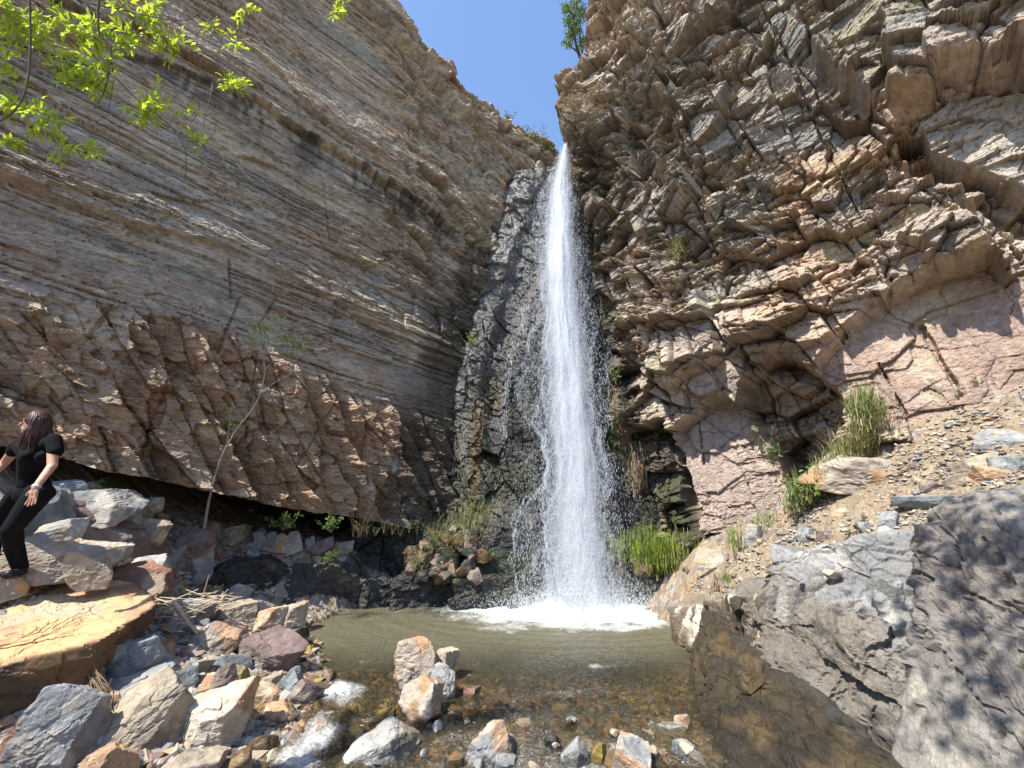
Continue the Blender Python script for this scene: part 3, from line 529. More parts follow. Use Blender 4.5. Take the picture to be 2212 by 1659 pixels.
R_(1005, 1150, 1186, 1256, 'moss', 'second wet step above the ledge left of the fall', t=7.85, dep=.6, lvl=6, box=1, npl=5, wet=.95, name='rock_step', cat='rock step', mat=M_wet)
R_(1040, 1200, 1150, 1215, 'dark', 'uppermost dark wet step at the foot of the back wall', t=8.15, dep=.5, lvl=5, box=.9, npl=6, wet=.95, name='rock_step', cat='rock step', mat=M_wet)
rm = np.random.RandomState(4)
for i in range(44):
    x = rm.uniform(885, 1040); top = np.interp(x, [880, 940, 985, 1040], [1200, 1165, 1140, 1130]); y = rm.uniform(top, 1248); s_ = rm.uniform(9, 19)
    R_(x - s_, x + s_, y - s_ * .7, y + s_ * .8, ('brown','dark','moss','maroon','brown')[i % 5], 'broken stone in the little mound carrying grass left of the fall', t=8.0 - .7 * (y - 1130) / 120 , dep=1, lvl=4, box=.3, wet=.5, name='mound_stone', cat='rock', group='stones of the grassy mound', roll=rm.uniform(-30, 30), yaw=rm.uniform(-90, 90))
R_(890, 1060, 1170, 1262, 'moss', 'mossy wet core of the little mound behind its loose stones', t=8.15, dep=.6, lvl=6, box=.8, npl=8, wet=.6, name='rock_mound', cat='rock mound')
R_(1330, 1480, 1246, 1326, 'moss', 'dark mossy ledge right of the fall below the bright grass', t=7.55, dep=.6, lvl=6, box=1, npl=5, wet=.8, name='ledge_block', cat='ledge block', mat=M_wet)
R_(1355, 1500, 1196, 1262, 'brown', 'brown rock hump under the bright green grass', t=7.85, dep=.7, lvl=6, box=.4, npl=12, wet=.4, rough=2, name='rock_mound', cat='rock mound')
R_(1290, 1345, 1140, 1330, 'tan', 'upright tan rock rib just right of the fall', t=7.95, dep=.8, lvl=6, box=.6, npl=8, wet=.7, rough=1.6, name='rock_rib', cat='rock')
# rubble wall below the overhang (in shade)
for i, a in enumerate([(443,481,1120,1160,'tan','tan block by the foot of the thin leaning tree'), (480,536,1126,1162,'tan','wide tan block right of the leaning tree, half mossy'), (552,575,1140,1180,'grey','narrow leaning grey slab, first in the row under the overhang'), (572,598,1142,1178,'grey','leaning grey slab with a flat top in the row under the overhang'), (596,622,1143,1180,'cream','pale leaning slab in the middle of the row under the overhang'), (622,652,1142,1180,'white','pale-edged leaning slab, brightest of the row under the overhang'),
      (658,682,1156,1186,'grey','squat grey block right of the bright leaning slab'), (680,722,1156,1188,'maroon','dull purple block with pale veins under the overhang'), (724,760,1158,1192,'tan','squared tan block at the right end of the rubble row'), (556,588,1174,1206,'cream','round cream stone beneath the leaning slabs'), (588,618,1178,1208,'maroon','knobbly purple stone beneath the leaning slabs'), (612,650,1180,1212,'tan','mossy tan lump beneath the leaning slabs'), (466,500,1158,1190,'grey','grey stone just below the wide tan block'), (500,545,1160,1196,'blue','blue-grey stone below the wide tan block'),
      (728,750,1180,1206,'white','small white-cornered block above the black shelf'), (676,700,1184,1212,'cream','pointed cream stone standing on the black shelf'), (300,345,1078,1120,'tan','tan block in the mouth of the cave at left'), (320,362,1110,1150,'brown','brown angular block right of the maroon slab'), (395,450,1150,1200,'maroon','purple grey block below the cave mouth'), (455,500,1178,1215,'rust','reddish stone on top of the black shelf'), (340,400,1170,1240,'grey','upright grey slab in the shade behind the orange boulder'), (400,455,1198,1262,'grey','big shaded grey stone above the driftwood')]):
    sy = 10 if i < 16 and i not in (14, 15) else 0
    R_(a[0], a[1], a[2] + sy, a[3] + sy, a[4], a[5], t=7.15 + (.002 * (a[0] - 450) if a[0] > 440 else -.7 - (440 - a[0]) * .003), dep=.9, lvl=5, box=.6, roll=(14 if 'leaning' in a[5] else (i * 37 % 20) - 10), yaw=(i * 53 % 50) - 25, npl=10)
# bank rocks, in the shade and at its edge
L0 = [(118,302,1098,1232,'maroon','large maroon layered rock lying in the shade right of the person',5.2,.9,4), (168,290,1062,1120,'grey','flat grey slab resting on top of the maroon rock',5.35,.9,8), (55,138,1074,1190,'blue','blue-grey rock leaning beside the person\'s leg',4.75,.8,-18), (92,166,1128,1180,'white','small bright white stone lit by the sun beside the person\'s leg',4.5,.8,8), (108,166,1166,1200,'cream','thin pale slab under the bright white stone',4.4,.9,16),
  (82,228,1176,1250,'cream','wide pinkish cream rock lying on the golden boulder by the shoe',4.35,.8,-4), (150,235,1200,1262,'tan','tan rock overlapping the pinkish cream one',4.2,.8,5), (222,362,1222,1292,'rust','flat pink-red slab right of the golden boulder\'s top',4.75,.75,10), (284,355,1212,1262,'white','pale rock behind the pink-red slab',5.2,.8,14), (190,262,1186,1222,'white','thin white-topped slab behind the cream rock',4.75,.9,6), (122,180,1040,1076,'blue','small blue-grey rock behind the person\'s arm',5.5,.8,10),
  (165,210,1044,1078,'tan','small tan rock by the low green plant at the cave',5.7,.8,-10), (108,150,1064,1100,'grey','dull grey rock between person and grey slab',5.1,.8,-20), (0,60,1190,1262,'tan','tan rock the person is standing on',4.25,1.2,0), (-40,50,1235,1300,'cream','pale sloping slab under the shoe at the left edge',3.95,1.1,8), (258,300,1090,1140,'grey','grey block at the right end of the flat slab',5.6,.8,22), (300,350,1130,1190,'tan','tan block stacked right of the maroon rock',5.7,.9,-12)]
for i, (x0, x1, y0, y1, p, lb, t, dp, rl) in enumerate(L0): R_(x0, x1, y0, y1, p, lb, t=t, dep=dp, roll=rl, yaw=(i * 53 % 60) - 30, box=.55, lvl=6 if x1 - x0 > 100 else 5)
# the lit rubble of the left bank: x0 x1 y0 y1 palette label [roll]
L1 = [(487,533,1268,1316,'white','pale grey block standing above the driftwood pile',-30), (340,400,1306,1358,'blue','blue-grey rock at the left of the row above the driftwood stick',6), (392,460,1300,1352,'grey','orange-spotted grey rock behind the driftwood stick',8), (455,552,1298,1362,'tan','broad beige rock with shadowed front in the row by the pool',14), (535,585,1300,1345,'white','small pale rock between the beige one and the pool corner rock',-20), (556,612,1318,1395,'orange','upright rock with orange face at the corner of the pool',-10), (585,652,1316,1372,'cream','cream flat-topped rock overhanging the pool corner',10), (600,655,1362,1396,'dark','black wet rock beneath the cream one at the water\'s edge',0),
  (346,414,1344,1382,'grey','greenish grey rounded rock left of the striped one',5), (419,530,1345,1424,'mixed','striped rock of orange, grey and dark layers tilted left',38), (470,530,1352,1400,'maroon','dark red rock at the right side of the striped rock',20), (519,642,1374,1466,'maroon','large grey-purple pyramid-shaped rock at the waterline',-8), (230,346,1392,1486,'blue','blue-grey wedge pointing up beside the golden boulder',28), (334,374,1390,1442,'rust','rust-red block behind the blue-grey wedge',0), (464,514,1438,1524,'maroon','tall mauve rock standing on end in mid-bank',14), (490,534,1440,1484,'olive','glossy yellow-brown wet rock beside the mauve one',-10), (455,528,1416,1462,'blue','pale blue rock behind the mauve one',6), (517,604,1488,1562,'orange','bright orange block near the stream with dark right side',-12),
  (606,662,1450,1516,'blue','smooth egg-shaped blue-grey stone at the water\'s edge',24), (617,686,1480,1536,'maroon','dark maroon wedge leaning on the egg-shaped stone',-30), (573,637,1522,1576,'orange','small orange and white stone with its foot in the water',-15), (376,537,1508,1642,'cream','large yellowish cream boulder split by cracks, lowest by the stream',-6), (480,536,1516,1580,'rust','red-faced wedge set into the cream boulder',35), (236,400,1492,1646,'tan','large brownish grey boulder with dark front, left of the cream one',24), (66,200,1505,1690,'grey','large pale blue-grey slab standing at bottom left',14), (10,60,1560,1659,'rust','brown-orange rock edge behind the standing slab',0), (72,152,1478,1532,'rust','brick-red rock behind the top of the standing slab',-10), (148,210,1460,1516,'cream','cream pointed rock above the standing slab',10), (216,368,1466,1524,'grey','long flat olive-grey slab lying in mid-bank',6), (356,418,1450,1502,'blue','blue rock with a black hollow at the end of the flat slab',-8),
  (228,256,1504,1560,'orange','small upright orange stone between the two big boulders',0), (186,278,1618,1690,'orange','pink-orange stone at the very bottom left',10), (355,475,1628,1700,'tan','low pinkish tan rock at the bottom edge below the cream boulder',0), (416,468,1472,1506,'orange','little orange-yellow stone above the cream boulder',0), (395,445,1430,1466,'tan','small tan stone left of the pale blue rock',-10), (300,345,1270,1310,'orange','small orange stone by the driftwood tip',8), (255,330,1555,1600,'maroon','dark stone wedged below the brownish boulder',0), (560,610,1462,1492,'tan','low tan stone behind the orange block',5), (205,250,1590,1640,'grey','grey stone under the roots at bottom left',-12), (470,540,1640,1690,'brown','wet brown stone at the bottom edge beside the cream boulder',0), (534,600,1590,1640,'brown','submerged brown slab right of the cream boulder',0)]
for i, a in enumerate(L1):
    x0, x1, y0, y1, p, lb, rl = a; big = x1 - x0 > 90
    R_(x0, x1, y0, y1, p, lb, roll=rl, dep=.75, yaw=(i * 47 % 70) - 35, box=.35, lvl=6 if big else 5, base=y1 - .12 * (y1 - y0), water=y1 > 1380 and x1 > 560, wet=.8 if p in ('dark', 'olive', 'brown') else 0)
# stones in the stream
L2 = [(866,950,1378,1468,'cream','cream and rust angular block on top of the pile in the stream',12,.05), (938,981,1408,1462,'cream','cream stone tucked behind the right side of the stream pile',-10,.05), (852,906,1436,1480,'cream','low cream stone at the left of the stream pile',10,0), (930,983,1445,1542,'white','tall pointed grey-white stone at the right of the stream pile',-14,0), (871,950,1471,1578,'cream','nearest block of the stream pile, cream above and orange wet below',-10,0), (872,910,1474,1504,'tan','small tan stone in the middle of the stream pile',0,0),
  (808,856,1532,1578,'olive','glossy yellow stone standing in the stream left of the pile',8,0), (752,774,1524,1560,'olive','small yellow-green stone in the riffle',0,0), (745,888,1582,1680,'white','long whitish slab sloping into the stream at the bottom edge',24,0), (1078,1138,1454,1490,'brown','rounded wet brown stone in mid-stream',10,0), (1092,1166,1484,1514,'brown','flat olive-brown stone in front of the rounded brown one',0,0), (980,1034,1488,1528,'rust','square reddish brown wet stone right of the stream pile',0,0), (1028,1124,1580,1675,'mixed','grey and brick-red wedge rising from the stream at the bottom edge',34,0), (1220,1276,1610,1675,'grey','grey pointed stone at the bottom, left of the olive one',24,0), (1270,1308,1608,1670,'olive','upright olive-yellow stone at the bottom edge',-10,0),
  (1326,1414,1600,1690,'mixed','rounded stone with grey and pinkish stripes at the bottom edge',-24,0), (1108,1156,1564,1598,'orange','orange-brown wet stone just behind the brick-red wedge',0,0), (1356,1420,1440,1470,'rust','dark red wet stone near the grey ledge',0,0), (1404,1474,1566,1600,'white','flat whitish stone on the gravel near the brown bench',-4,0), (1434,1472,1556,1576,'orange','thin orange stone on top of the flat whitish one',0,0), (1000,1048,1424,1452,'brown','shiny brown stone breaking the surface behind the pile',0,0), (700,748,1428,1448,'rust','brick-red stone just under the water',0,-.04), (656,730,1456,1494,'brown','flat olive slab under shallow water by the maroon wedge',0,-.03), (955,1000,1530,1566,'brown','dark wet stone at the right foot of the stream pile',0,0), (1310,1345,1428,1450,'dark','small black snag-like stone near the ledge',0,0),
  (1170,1215,1590,1640,'dark','dark wet stone between the wedge and the grey pointed stone',10,0), (1450,1500,1600,1650,'blue','blue-grey stone on the gravel at bottom right',0,0), (1480,1530,1628,1670,'tan','tan stone by the brown bench at the bottom edge',0,0), (1990,2024,1616,1644,'orange','bright orange cube-like stone at bottom right',10,0), (1935,1985,1630,1670,'grey','grey stone left of the orange cube-like one',0,0), (2020,2070,1640,1680,'maroon','purplish stone right of the orange cube-like one',0,0), (1218,1240,1560,1590,'brown','little brown stone in shallow water left of the gravel',0,0)]
for i, (x0, x1, y0, y1, p, lb, rl, dz) in enumerate(L2):
    R_(x0, x1, y0, y1, p, lb, roll=rl, dz=dz if dz <= 0 else 0, t=({1378: 4.3, 1408: 4.5, 1436: 4.45}.get(y0)), dep=.8, yaw=(i * 61 % 60) - 30, box=.3, base=y1 - .1 * (y1 - y0), water=True, wet=.8 if p in ('dark', 'olive', 'brown', 'rust') else 0, lvl=6 if x1 - x0 > 75 else 5)
# scree stones on the right
L3 = [(1965,2062,1068,1106,'blue','long blue-grey slab jutting over the big boulder\'s top corner',-6), (2078,2140,990,1030,'tan','tan stone in the cluster above the big boulder',10), (2110,2170,1010,1050,'orange','orange stone at the top edge of the big boulder',-10), (2150,2212,985,1030,'blue','blue-grey stone at the right edge above the boulder',8), (1902,1944,1104,1150,'grey','dark grey rounded rock left of the big boulder\'s corner',0), (1904,1944,1142,1222,'white','upright whitish rock against the big boulder\'s left side',-6), (1904,1936,1228,1282,'white','second whitish rock lower down against the big boulder',0), (1776,1930,992,1076,'cream','ribbed cream bedrock knob poking out of the scree',-16), (1670,1746,1186,1246,'grey','pale grey block with a shadowed hollow below it',0), (1774,1834,1182,1250,'blue','curved pale blue slab above the grey ledge',20), (1790,1912,1216,1300,'blue','triangular pale blue face of bedrock between scree and ledge',12), (1512,1570,1196,1238,'cream','bright cream rock at the lower end of the scree',10), (1612,1648,1136,1176,'white','white stone in the grass below the smooth slab',0),
  (1690,1780,1240,1300,'white','jumble of whitish rock on the ledge top',0), (1850,1880,1130,1152,'blue','small blue cube-shaped stone in the middle of the scree',20), (1800,1836,1098,1120,'orange','flat yellowish stone near the middle of the scree',0), (1990,2030,1040,1066,'maroon','small reddish stone behind the blue-grey slab',0), (2040,2085,1030,1062,'tan','tan wedge behind the blue-grey slab',14), (1728,1760,1142,1166,'grey','grey stone at the left of the scree stone line',0), (1765,1800,1146,1170,'maroon','brownish stone in the scree stone line',0), (2130,2212,930,975,'grey','pale slab half buried high on the scree at the right edge',-8)]
for i, (x0, x1, y0, y1, p, lb, rl) in enumerate(L3): R_(x0, x1, y0, y1, p, lb, roll=rl, dep=.8, yaw=(i * 61 % 60) - 30, box=.4, base=y1 - .1 * (y1 - y0))
# small loose stones: shared meshes, one object each
rs = np.random.RandomState(11); PRO = {}
for p in ('grey', 'blue', 'cream', 'orange', 'rust', 'maroon', 'tan', 'brown'):
    PRO[p] = [rockmesh('stone', (1, rs.uniform(.6, 1), rs.uniform(.4, .75)), 900 + 13 * k + len(p), 3, 7, .2, p, 0) for k in range(3)]
WORD = dict(grey='grey', blue='blue-grey', cream='cream', orange='orange', rust='rusty red', maroon='maroon', tan='tan', brown='brown')
def stones(n, x0, x1, y0, y1, smin, smax, where, grp, pals, poly_=None, dz=0):
    k = 0
    while k < n:
        px, py = rs.uniform(x0, x1), rs.uniform(y0, y1)
        if poly_ and not inpoly(np.array([px]), np.array([py]), poly_)[0]: continue
        P_, t_ = hit(px, py); s_ = rs.uniform(smin, smax) ** 1.0
        if s_ > (smin + smax) / 2: s_ = rs.uniform(smin, smax)
        p = pals[rs.randint(len(pals))]
        o = obj('stone', PRO[p][rs.randint(3)], None, 'small %s stone %s' % (WORD[p], where), 'stone', '%s %s' % (WORD[p], grp))
        o.location = (P_[0], P_[1], P_[2] + .18 * s_ + dz); o.scale = (s_, s_, s_ * rs.uniform(.6, 1)); o.rotation_euler = (rs.uniform(-.5, .5), rs.uniform(-.5, .5), rs.uniform(0, 6.28)); k += 1
bankP = [(250,1240),(450,1180),(560,1310),(660,1350),(650,1500),(560,1600),(450,1659),(0,1659),(0,1560),(240,1420),(330,1340)]
stones(110, 0, 660, 1180, 1659, .05, .15, 'lying among the rubble of the sunny left bank', 'stones of the left bank', ('grey', 'blue', 'cream', 'orange', 'rust', 'maroon', 'tan'), bankP)
stones(25, 330, 640, 1150, 1230, .10, .24, 'in the shaded rubble under the left overhang', 'stones under the overhang', ('grey', 'maroon', 'tan', 'blue'))
stones(45, 1540, 2212, 900, 1250, .04, .11, 'loose on the scree slope', 'stones of the scree', ('grey', 'blue', 'cream', 'tan', 'maroon'), [(1520,1240),(1700,1090),(1900,930),(2212,820),(2212,1000),(1900,1120),(1880,1230),(1650,1260)])
stones(40, 620, 1500, 1440, 1659, .08, .2, 'lying under the shallow water of the stream', 'stones of the stream bed', ('brown', 'rust', 'brown', 'brown', 'tan', 'maroon'), None, -.01)
stones(20, 1400, 1620, 1560, 1659, .05, .11, 'on the wet gravel beside the brown bench', 'stones of the gravel spit', ('grey', 'blue', 'cream', 'orange', 'maroon'))
# chips of rock that nobody could count
def chips(name, label, n, region, smin, smax, pals, kind='stuff'):
    rs2 = np.random.RandomState(n); B = np.array([(1,0,0),(-1,0,0),(0,1,0),(0,-1,0),(0,0,.55),(0,0,-.55)], float)
    Ft = np.array([(0,2,4),(2,1,4),(1,3,4),(3,0,4),(2,0,5),(1,2,5),(3,1,5),(0,3,5)])
    px = rs2.uniform(region[0], region[1], n * 2); py = rs2.uniform(region[2], region[3], n * 2)
    if len(region) > 4: m_ = inpoly(px, py, region[4]); px, py = px[m_], py[m_]
    px, py = px[:n], py[:n]; n = len(px); d = ray(px, py); ts = np.linspace(1.8, 11, 260)
    P = CAM + d[:, None, :] * ts[None, :, None]; g = G0(P[..., 0], P[..., 1]); k = np.argmax(P[..., 2] < g, 1); P = P[np.arange(n), k]
    P = P[k > 0]; n = len(P); s_ = smin + (smax - smin) * rs2.uniform(0, 1, n) ** 3
    V = B[None] * rs2.uniform(.6, 1.3, (n, 6, 1)) * s_[:, None, None]; a = rs2.uniform(0, 6.28, n); b = rs2.uniform(-.6, .6, n)
    ca, sa, cb, sb = np.cos(a), np.sin(a), np.cos(b), np.sin(b)
    x, y, z = V[..., 0], V[..., 1], V[..., 2]; x, z = x * cb[:, None] + z * sb[:, None], -x * sb[:, None] + z * cb[:, None]; x, y = x * ca[:, None] - y * sa[:, None], x * sa[:, None] + y * ca[:, None]
    V = np.stack([x, y, z], -1) + P[:, None, :] + np.array([0, 0, 1.]) * (s_ * .3)[:, None, None]
    F = (Ft[None] + 6 * np.arange(n)[:, None, None]).reshape(-1, 3); pc = np.array([PAL[q][rs2.randint(3)] for q in rs2.choice(pals, n)])
    obj(name, mesh(name, V, F, {'Col': np.repeat(pc, 6, 0), 'Wet': np.zeros(n * 6)}, False, [M_rock]), None, label, 'gravel', None, kind)
chips('gravel', 'loose angular chips of shale covering the scree slope', 9000, (1480, 2300, 780, 1330, [(1480,1270),(1600,1130),(1700,1060),(1900,900),(2300,760),(2300,1080),(1900,1150),(1900,1330),(1500,1330)]), .008, .045, ['grey', 'tan', 'cream', 'tan', 'maroon', 'blue', 'tan'])
chips('gravel', 'broken stone fragments filling the gaps of the left bank', 9000, (0, 670, 1080, 1659), .015, .095, ['grey', 'tan', 'blue', 'maroon', 'orange', 'cream', 'grey'])
rs2 = np.random.RandomState(17)
for k in range(28):
    px, py = rs2.uniform(640, 1520), rs2.uniform(1540, 1659)
    P_ = atz(px, py, .02); s_ = rs2.uniform(.06, .17); p = ('grey', 'cream', 'brown', 'maroon', 'tan', 'blue')[k % 6]
    o = obj('stone', PRO[p][k % 3], None, 'small %s stone breaking the surface in the near riffle' % WORD[p], 'stone', '%s stones breaking the riffle' % WORD[p]); o.location = P_ + np.array([0, 0, -.01]); o.scale = (s_, s_, s_); o.rotation_euler = (rs2.uniform(-.6, .6), rs2.uniform(-.6, .6), rs2.uniform(0, 6.28))
for k in range(30):
    q = rs2.uniform(0, 1, 2); x = 2.45 + 1.3 * q[0] + .35 * (6.6 - (y_ := 3.95 + 2.6 * q[1])) * .4; y = y_; z = .80 + (.20 * (x - 2.75) - .28 * (y - 5.5)) / .95 if y > 4.95 else 1.22 + .1 * (x - 3.1) - .1 * (y - 4.2)
    s_ = rs2.uniform(.05, .16); p = ('grey', 'tan', 'cream', 'blue', 'grey')[k % 5]
    o = obj('stone', PRO[p][k % 3], None, 'small %s stone lying on top of the right-hand ledge' % WORD[p], 'stone', '%s stones on the ledge' % WORD[p]); o.location = (x, y, max(z, float(G0(x, y))) + .1 * s_); o.scale = (s_, s_, s_ * .8); o.rotation_euler = (rs2.uniform(-.4, .4), rs2.uniform(-.4, .4), rs2.uniform(0, 6.28))
chips('gravel', 'coarse brown gravel on the bed of the stream', 9000, (560, 1560, 1380, 1659), .012, .085, ['brown', 'brown', 'dark', 'brown', 'olive', 'maroon', 'rust'])
# ---------------------------------------------------------------- water
def water_mat():
    m, t, N, L = newmat('stream_water'); out = N['Material Output']; N.remove(N['Principled BSDF'])
    co = N.new('ShaderNodeTexCoord'); mk = N.new('ShaderNodeAttribute'); mk.attribute_name = 'Murk'; fo = N.new('ShaderNodeAttribute'); fo.attribute_name = 'FoamGlint'
    n1 = N.new('ShaderNodeTexNoise'); n1.inputs['Scale'].default_value = 13; n1.inputs['Detail'].default_value = 6; n1.inputs['Distortion'].default_value = .6
    mp = N.new('ShaderNodeMapping'); mp.inputs['Scale'].default_value = (1, 1.5, 1); L.new(co.outputs['Object'], mp.inputs[0]); L.new(mp.outputs[0], n1.inputs['Vector'])
    bp = N.new('ShaderNodeBump'); bp.inputs['Strength'].default_value = 1; bp.inputs['Distance'].default_value = .05; L.new(n1.outputs[0], bp.inputs['Height'])
    df = N.new('ShaderNodeBsdfDiffuse'); df.inputs[0].default_value = (.125, .116, .074, 1)
    tr = N.new('ShaderNodeBsdfTransparent'); tr.inputs[0].default_value = (.80, .72, .55, 1)
    m1 = N.new('ShaderNodeMixShader'); L.new(mk.outputs['Fac'], m1.inputs[0]); L.new(tr.outputs[0], m1.inputs[1]); L.new(df.outputs[0], m1.inputs[2])
    gl = N.new('ShaderNodeBsdfGlossy'); gl.inputs['Roughness'].default_value = .09; L.new(bp.outputs[0], gl.inputs['Normal'])
    fr = N.new('ShaderNodeFresnel'); fr.inputs[0].default_value = 1.33; L.new(bp.outputs[0], fr.inputs['Normal'])
    m2 = N.new('ShaderNodeMixShader'); L.new(fr.outputs[0], m2.inputs[0]); L.new(m1.outputs[0], m2.inputs[1]); L.new(gl.outputs[0], m2.inputs[2])
    n2 = N.new('ShaderNodeTexNoise'); n2.inputs['Scale'].default_value = 26; n2.inputs['Detail'].default_value = 10; n2.inputs['Roughness'].default_value = .8; n2.inputs['Distortion'].default_value = 1.2; L.new(mp.outputs[0], n2.inputs['Vector'])
    a = N.new('ShaderNodeMath'); a.operation = 'ADD'; L.new(n2.outputs[0], a.inputs[0]); L.new(fo.outputs['Fac'], a.inputs[1])
    mr = N.new('ShaderNodeMapRange'); mr.inputs[1].default_value = .88; mr.inputs[2].default_value = 1.42; L.new(a.outputs[0], mr.inputs[0])
    n4 = N.new('ShaderNodeTexNoise'); n4.inputs['Scale'].default_value = 55; n4.inputs['Detail'].default_value = 3; L.new(mp.outputs[0], n4.inputs['Vector'])  # small white specks painted on the near water as sun glints
    r4 = N.new('ShaderNodeMapRange'); r4.inputs[1].default_value = .67; r4.inputs[2].default_value = .73; L.new(n4.outputs[0], r4.inputs[0])
    f4 = N.new('ShaderNodeMapRange'); f4.inputs[1].default_value = .22; f4.inputs[2].default_value = .42; L.new(fo.outputs['Fac'], f4.inputs[0]); x4 = N.new('ShaderNodeMath'); x4.operation = 'MULTIPLY'; L.new(r4.outputs[0], x4.inputs[0]); L.new(f4.outputs[0], x4.inputs[1])
    y4 = N.new('ShaderNodeMath'); y4.operation = 'MAXIMUM'; L.new(mr.outputs[0], y4.inputs[0]); L.new(x4.outputs[0], y4.inputs[1]); mr = y4
    wd = N.new('ShaderNodeBsdfDiffuse'); wd.inputs[0].default_value = (.82, .83, .82, 1); L.new(bp.outputs[0], wd.inputs['Normal'])
    m3 = N.new('ShaderNodeMixShader'); L.new(mr.outputs[0], m3.inputs[0]); L.new(m2.outputs[0], m3.inputs[1]); L.new(wd.outputs[0], m3.inputs[2]); L.new(m3.outputs[0], out.inputs[0]); return m
xs = np.arange(-4.4, 3.0, .016); ys = np.concatenate([np.arange(-3, 3, .08), np.arange(3, 9.3, .016)]); X, Y = np.meshgrid(xs, ys)
BX, BY = 1.08, 8.05
r = np.hypot((X - BX) * .75, (Y - BY) * 1.5); px_, py_, _ = proj(np.stack([X, Y, X * 0], -1))
rn = r + .75 * fbm2(X * 2.6, Y * 4, 608, 5, .65); foam_glint = .62 * sst(2.2, .3, rn) + .36 * sst(3.6, 1.2, rn)
def sp(px, py, rx, ry): q = ((px_ - px) / rx) ** 2 + ((py_ - py) / ry) ** 2; return np.exp(-q)
rif = 1.2 * np.maximum.reduce([.56 * sp(725, 1500, 85, 34), .54 * sp(690, 1590, 95, 60), .50 * sp(640, 1640, 80, 40), .40 * sp(1120, 1530, 90, 12), .38 * sp(1250, 1500, 120, 14), .38 * sp(1300, 1440, 120, 8), .36 * sp(800, 1560, 70, 20), .34 * sp(980, 1600, 30, 40), .3 * sp(900, 1500, 130, 22), .34 * sp(1010, 1530, 50, 14), .3 * sp(1480, 1400, 30, 14), .3 * sp(780, 1430, 60, 8), .26 * sp(1030, 1440, 60, 9)])
foam_glint = np.maximum(foam_glint, (.30 + .24 * fbm2(X * 1.3, Y * 1.3, 607)) * sst(5.6, 4.8, Y)); foam_glint = np.maximum(foam_glint, rif * (.95 + .5 * fbm2(X * 5, Y * 3, 606, 3)) )  # near level feeds the painted glint specks; rif adds the riffle foam
bedz = G0(X, Y); amp = .3 + .7 * sst(5.9, 5.0, Y)
Zw = .010 * np.sin(r * 20 + 3 * fbm2(X * 1.5, Y * 1.5, 609)) * sst(4.2, .8, r) + .018 * fbm2(X * 3 + .4 * Y, Y * 4, 600) + .030 * fbm2(X * 9, Y * 8, 601, 4, .6) * amp + .035 * rif * (1 + 2 * fbm2(X * 10, Y * 8, 602, 4, .6)) + .14 * sst(.9, .1, r) * (.6 + 1.2 * fbm2(X * 7, Y * 7, 603, 5, .6)) + .05 * sst(1.6, .5, r) * fbm2(X * 8, Y * 8, 604, 4)
murk = np.clip(.20 + .76 * sst(5.1, 6.7, Y + .25 * fbm2(X * 1.5, Y * 1.5, 605)), 0, .97)
obj('water', grid('water', np.stack([X, Y, Zw], -1), {'FoamGlint': foam_glint, 'Murk': murk}, water_mat(), smooth=True), kind='structure')
# ---------------------------------------------------------------- waterfall
def fall_mats():
    m, t, N, L = newmat('falling_water'); b = N['Principled BSDF']; b.inputs['Base Color'].default_value = (.86, .88, .90, 1); b.inputs['Roughness'].default_value = .3
    tl = N.new('ShaderNodeBsdfTranslucent'); tl.inputs[0].default_value = (.9, .92, .95, 1); mx = N.new('ShaderNodeMixShader'); mx.inputs[0].default_value = .45
    L.new(b.outputs[0], mx.inputs[1]); L.new(tl.outputs[0], mx.inputs[2]); L.new(mx.outputs[0], N['Material Output'].inputs[0])
    m2, t, N, L = newmat('falling_water_veil'); b = N['Principled BSDF']; b.inputs['Base Color'].default_value = (.84, .87, .90, 1); b.inputs['Roughness'].default_value = .4
    co = N.new('ShaderNodeTexCoord'); mp = N.new('ShaderNodeMapping'); mp.inputs['Scale'].default_value = (15, 5, 2.2); L.new(co.outputs['Object'], mp.inputs[0])
    n = N.new('ShaderNodeTexNoise'); n.inputs['Scale'].default_value = 1; n.inputs['Detail'].default_value = 9; n.inputs['Roughness'].default_value = .72; L.new(mp.outputs[0], n.inputs['Vector'])
    at_ = N.new('ShaderNodeAttribute'); at_.attribute_name = 'Dens'; a = N.new('ShaderNodeMath'); a.operation = 'ADD'; L.new(n.outputs[0], a.inputs[0]); L.new(at_.outputs['Fac'], a.inputs[1])
    mr = N.new('ShaderNodeMapRange'); mr.inputs[1].default_value = .62; mr.inputs[2].default_value = 1.5; mr.inputs[4].default_value = .52; L.new(a.outputs[0], mr.inputs[0])
    tp = N.new('ShaderNodeBsdfTransparent'); tl = N.new('ShaderNodeBsdfTranslucent'); tl.inputs[0].default_value = (.9, .92, .95, 1); mx = N.new('ShaderNodeMixShader'); mx.inputs[0].default_value = .4; mx2 = N.new('ShaderNodeMixShader')
    L.new(b.outputs[0], mx.inputs[1]); L.new(tl.outputs[0], mx.inputs[2]); L.new(mr.outputs[0], mx2.inputs[0]); L.new(tp.outputs[0], mx2.inputs[1]); L.new(mx.outputs[0], mx2.inputs[2]); L.new(mx2.outputs[0], N['Material Output'].inputs[0])
    return m, m2
M_drop, M_veil = fall_mats()
def fpos(z):
    z = np.asarray(z, float); y = 8.15 + 1.95 * (1 - np.sqrt(np.clip(1 - z / 11.9, 0, 1))); t = y * CP + (z - 2) * SP; u = -y * SP + (z - 2) * CP; py = 829.5 - FPX * u / t
    cx = np.interp(py, [335, 400, 500, 600, 800, 1000, 1150, 1320], [1219, 1213, 1209, 1210, 1226, 1240, 1248, 1254])
    hw = np.interp(py, [335, 370, 420, 520, 700, 900, 1100, 1320], [8, 15, 25, 37, 50, 60, 72, 94])
    return (cx - 1106) / FPX * t, y, hw / FPX * t, py
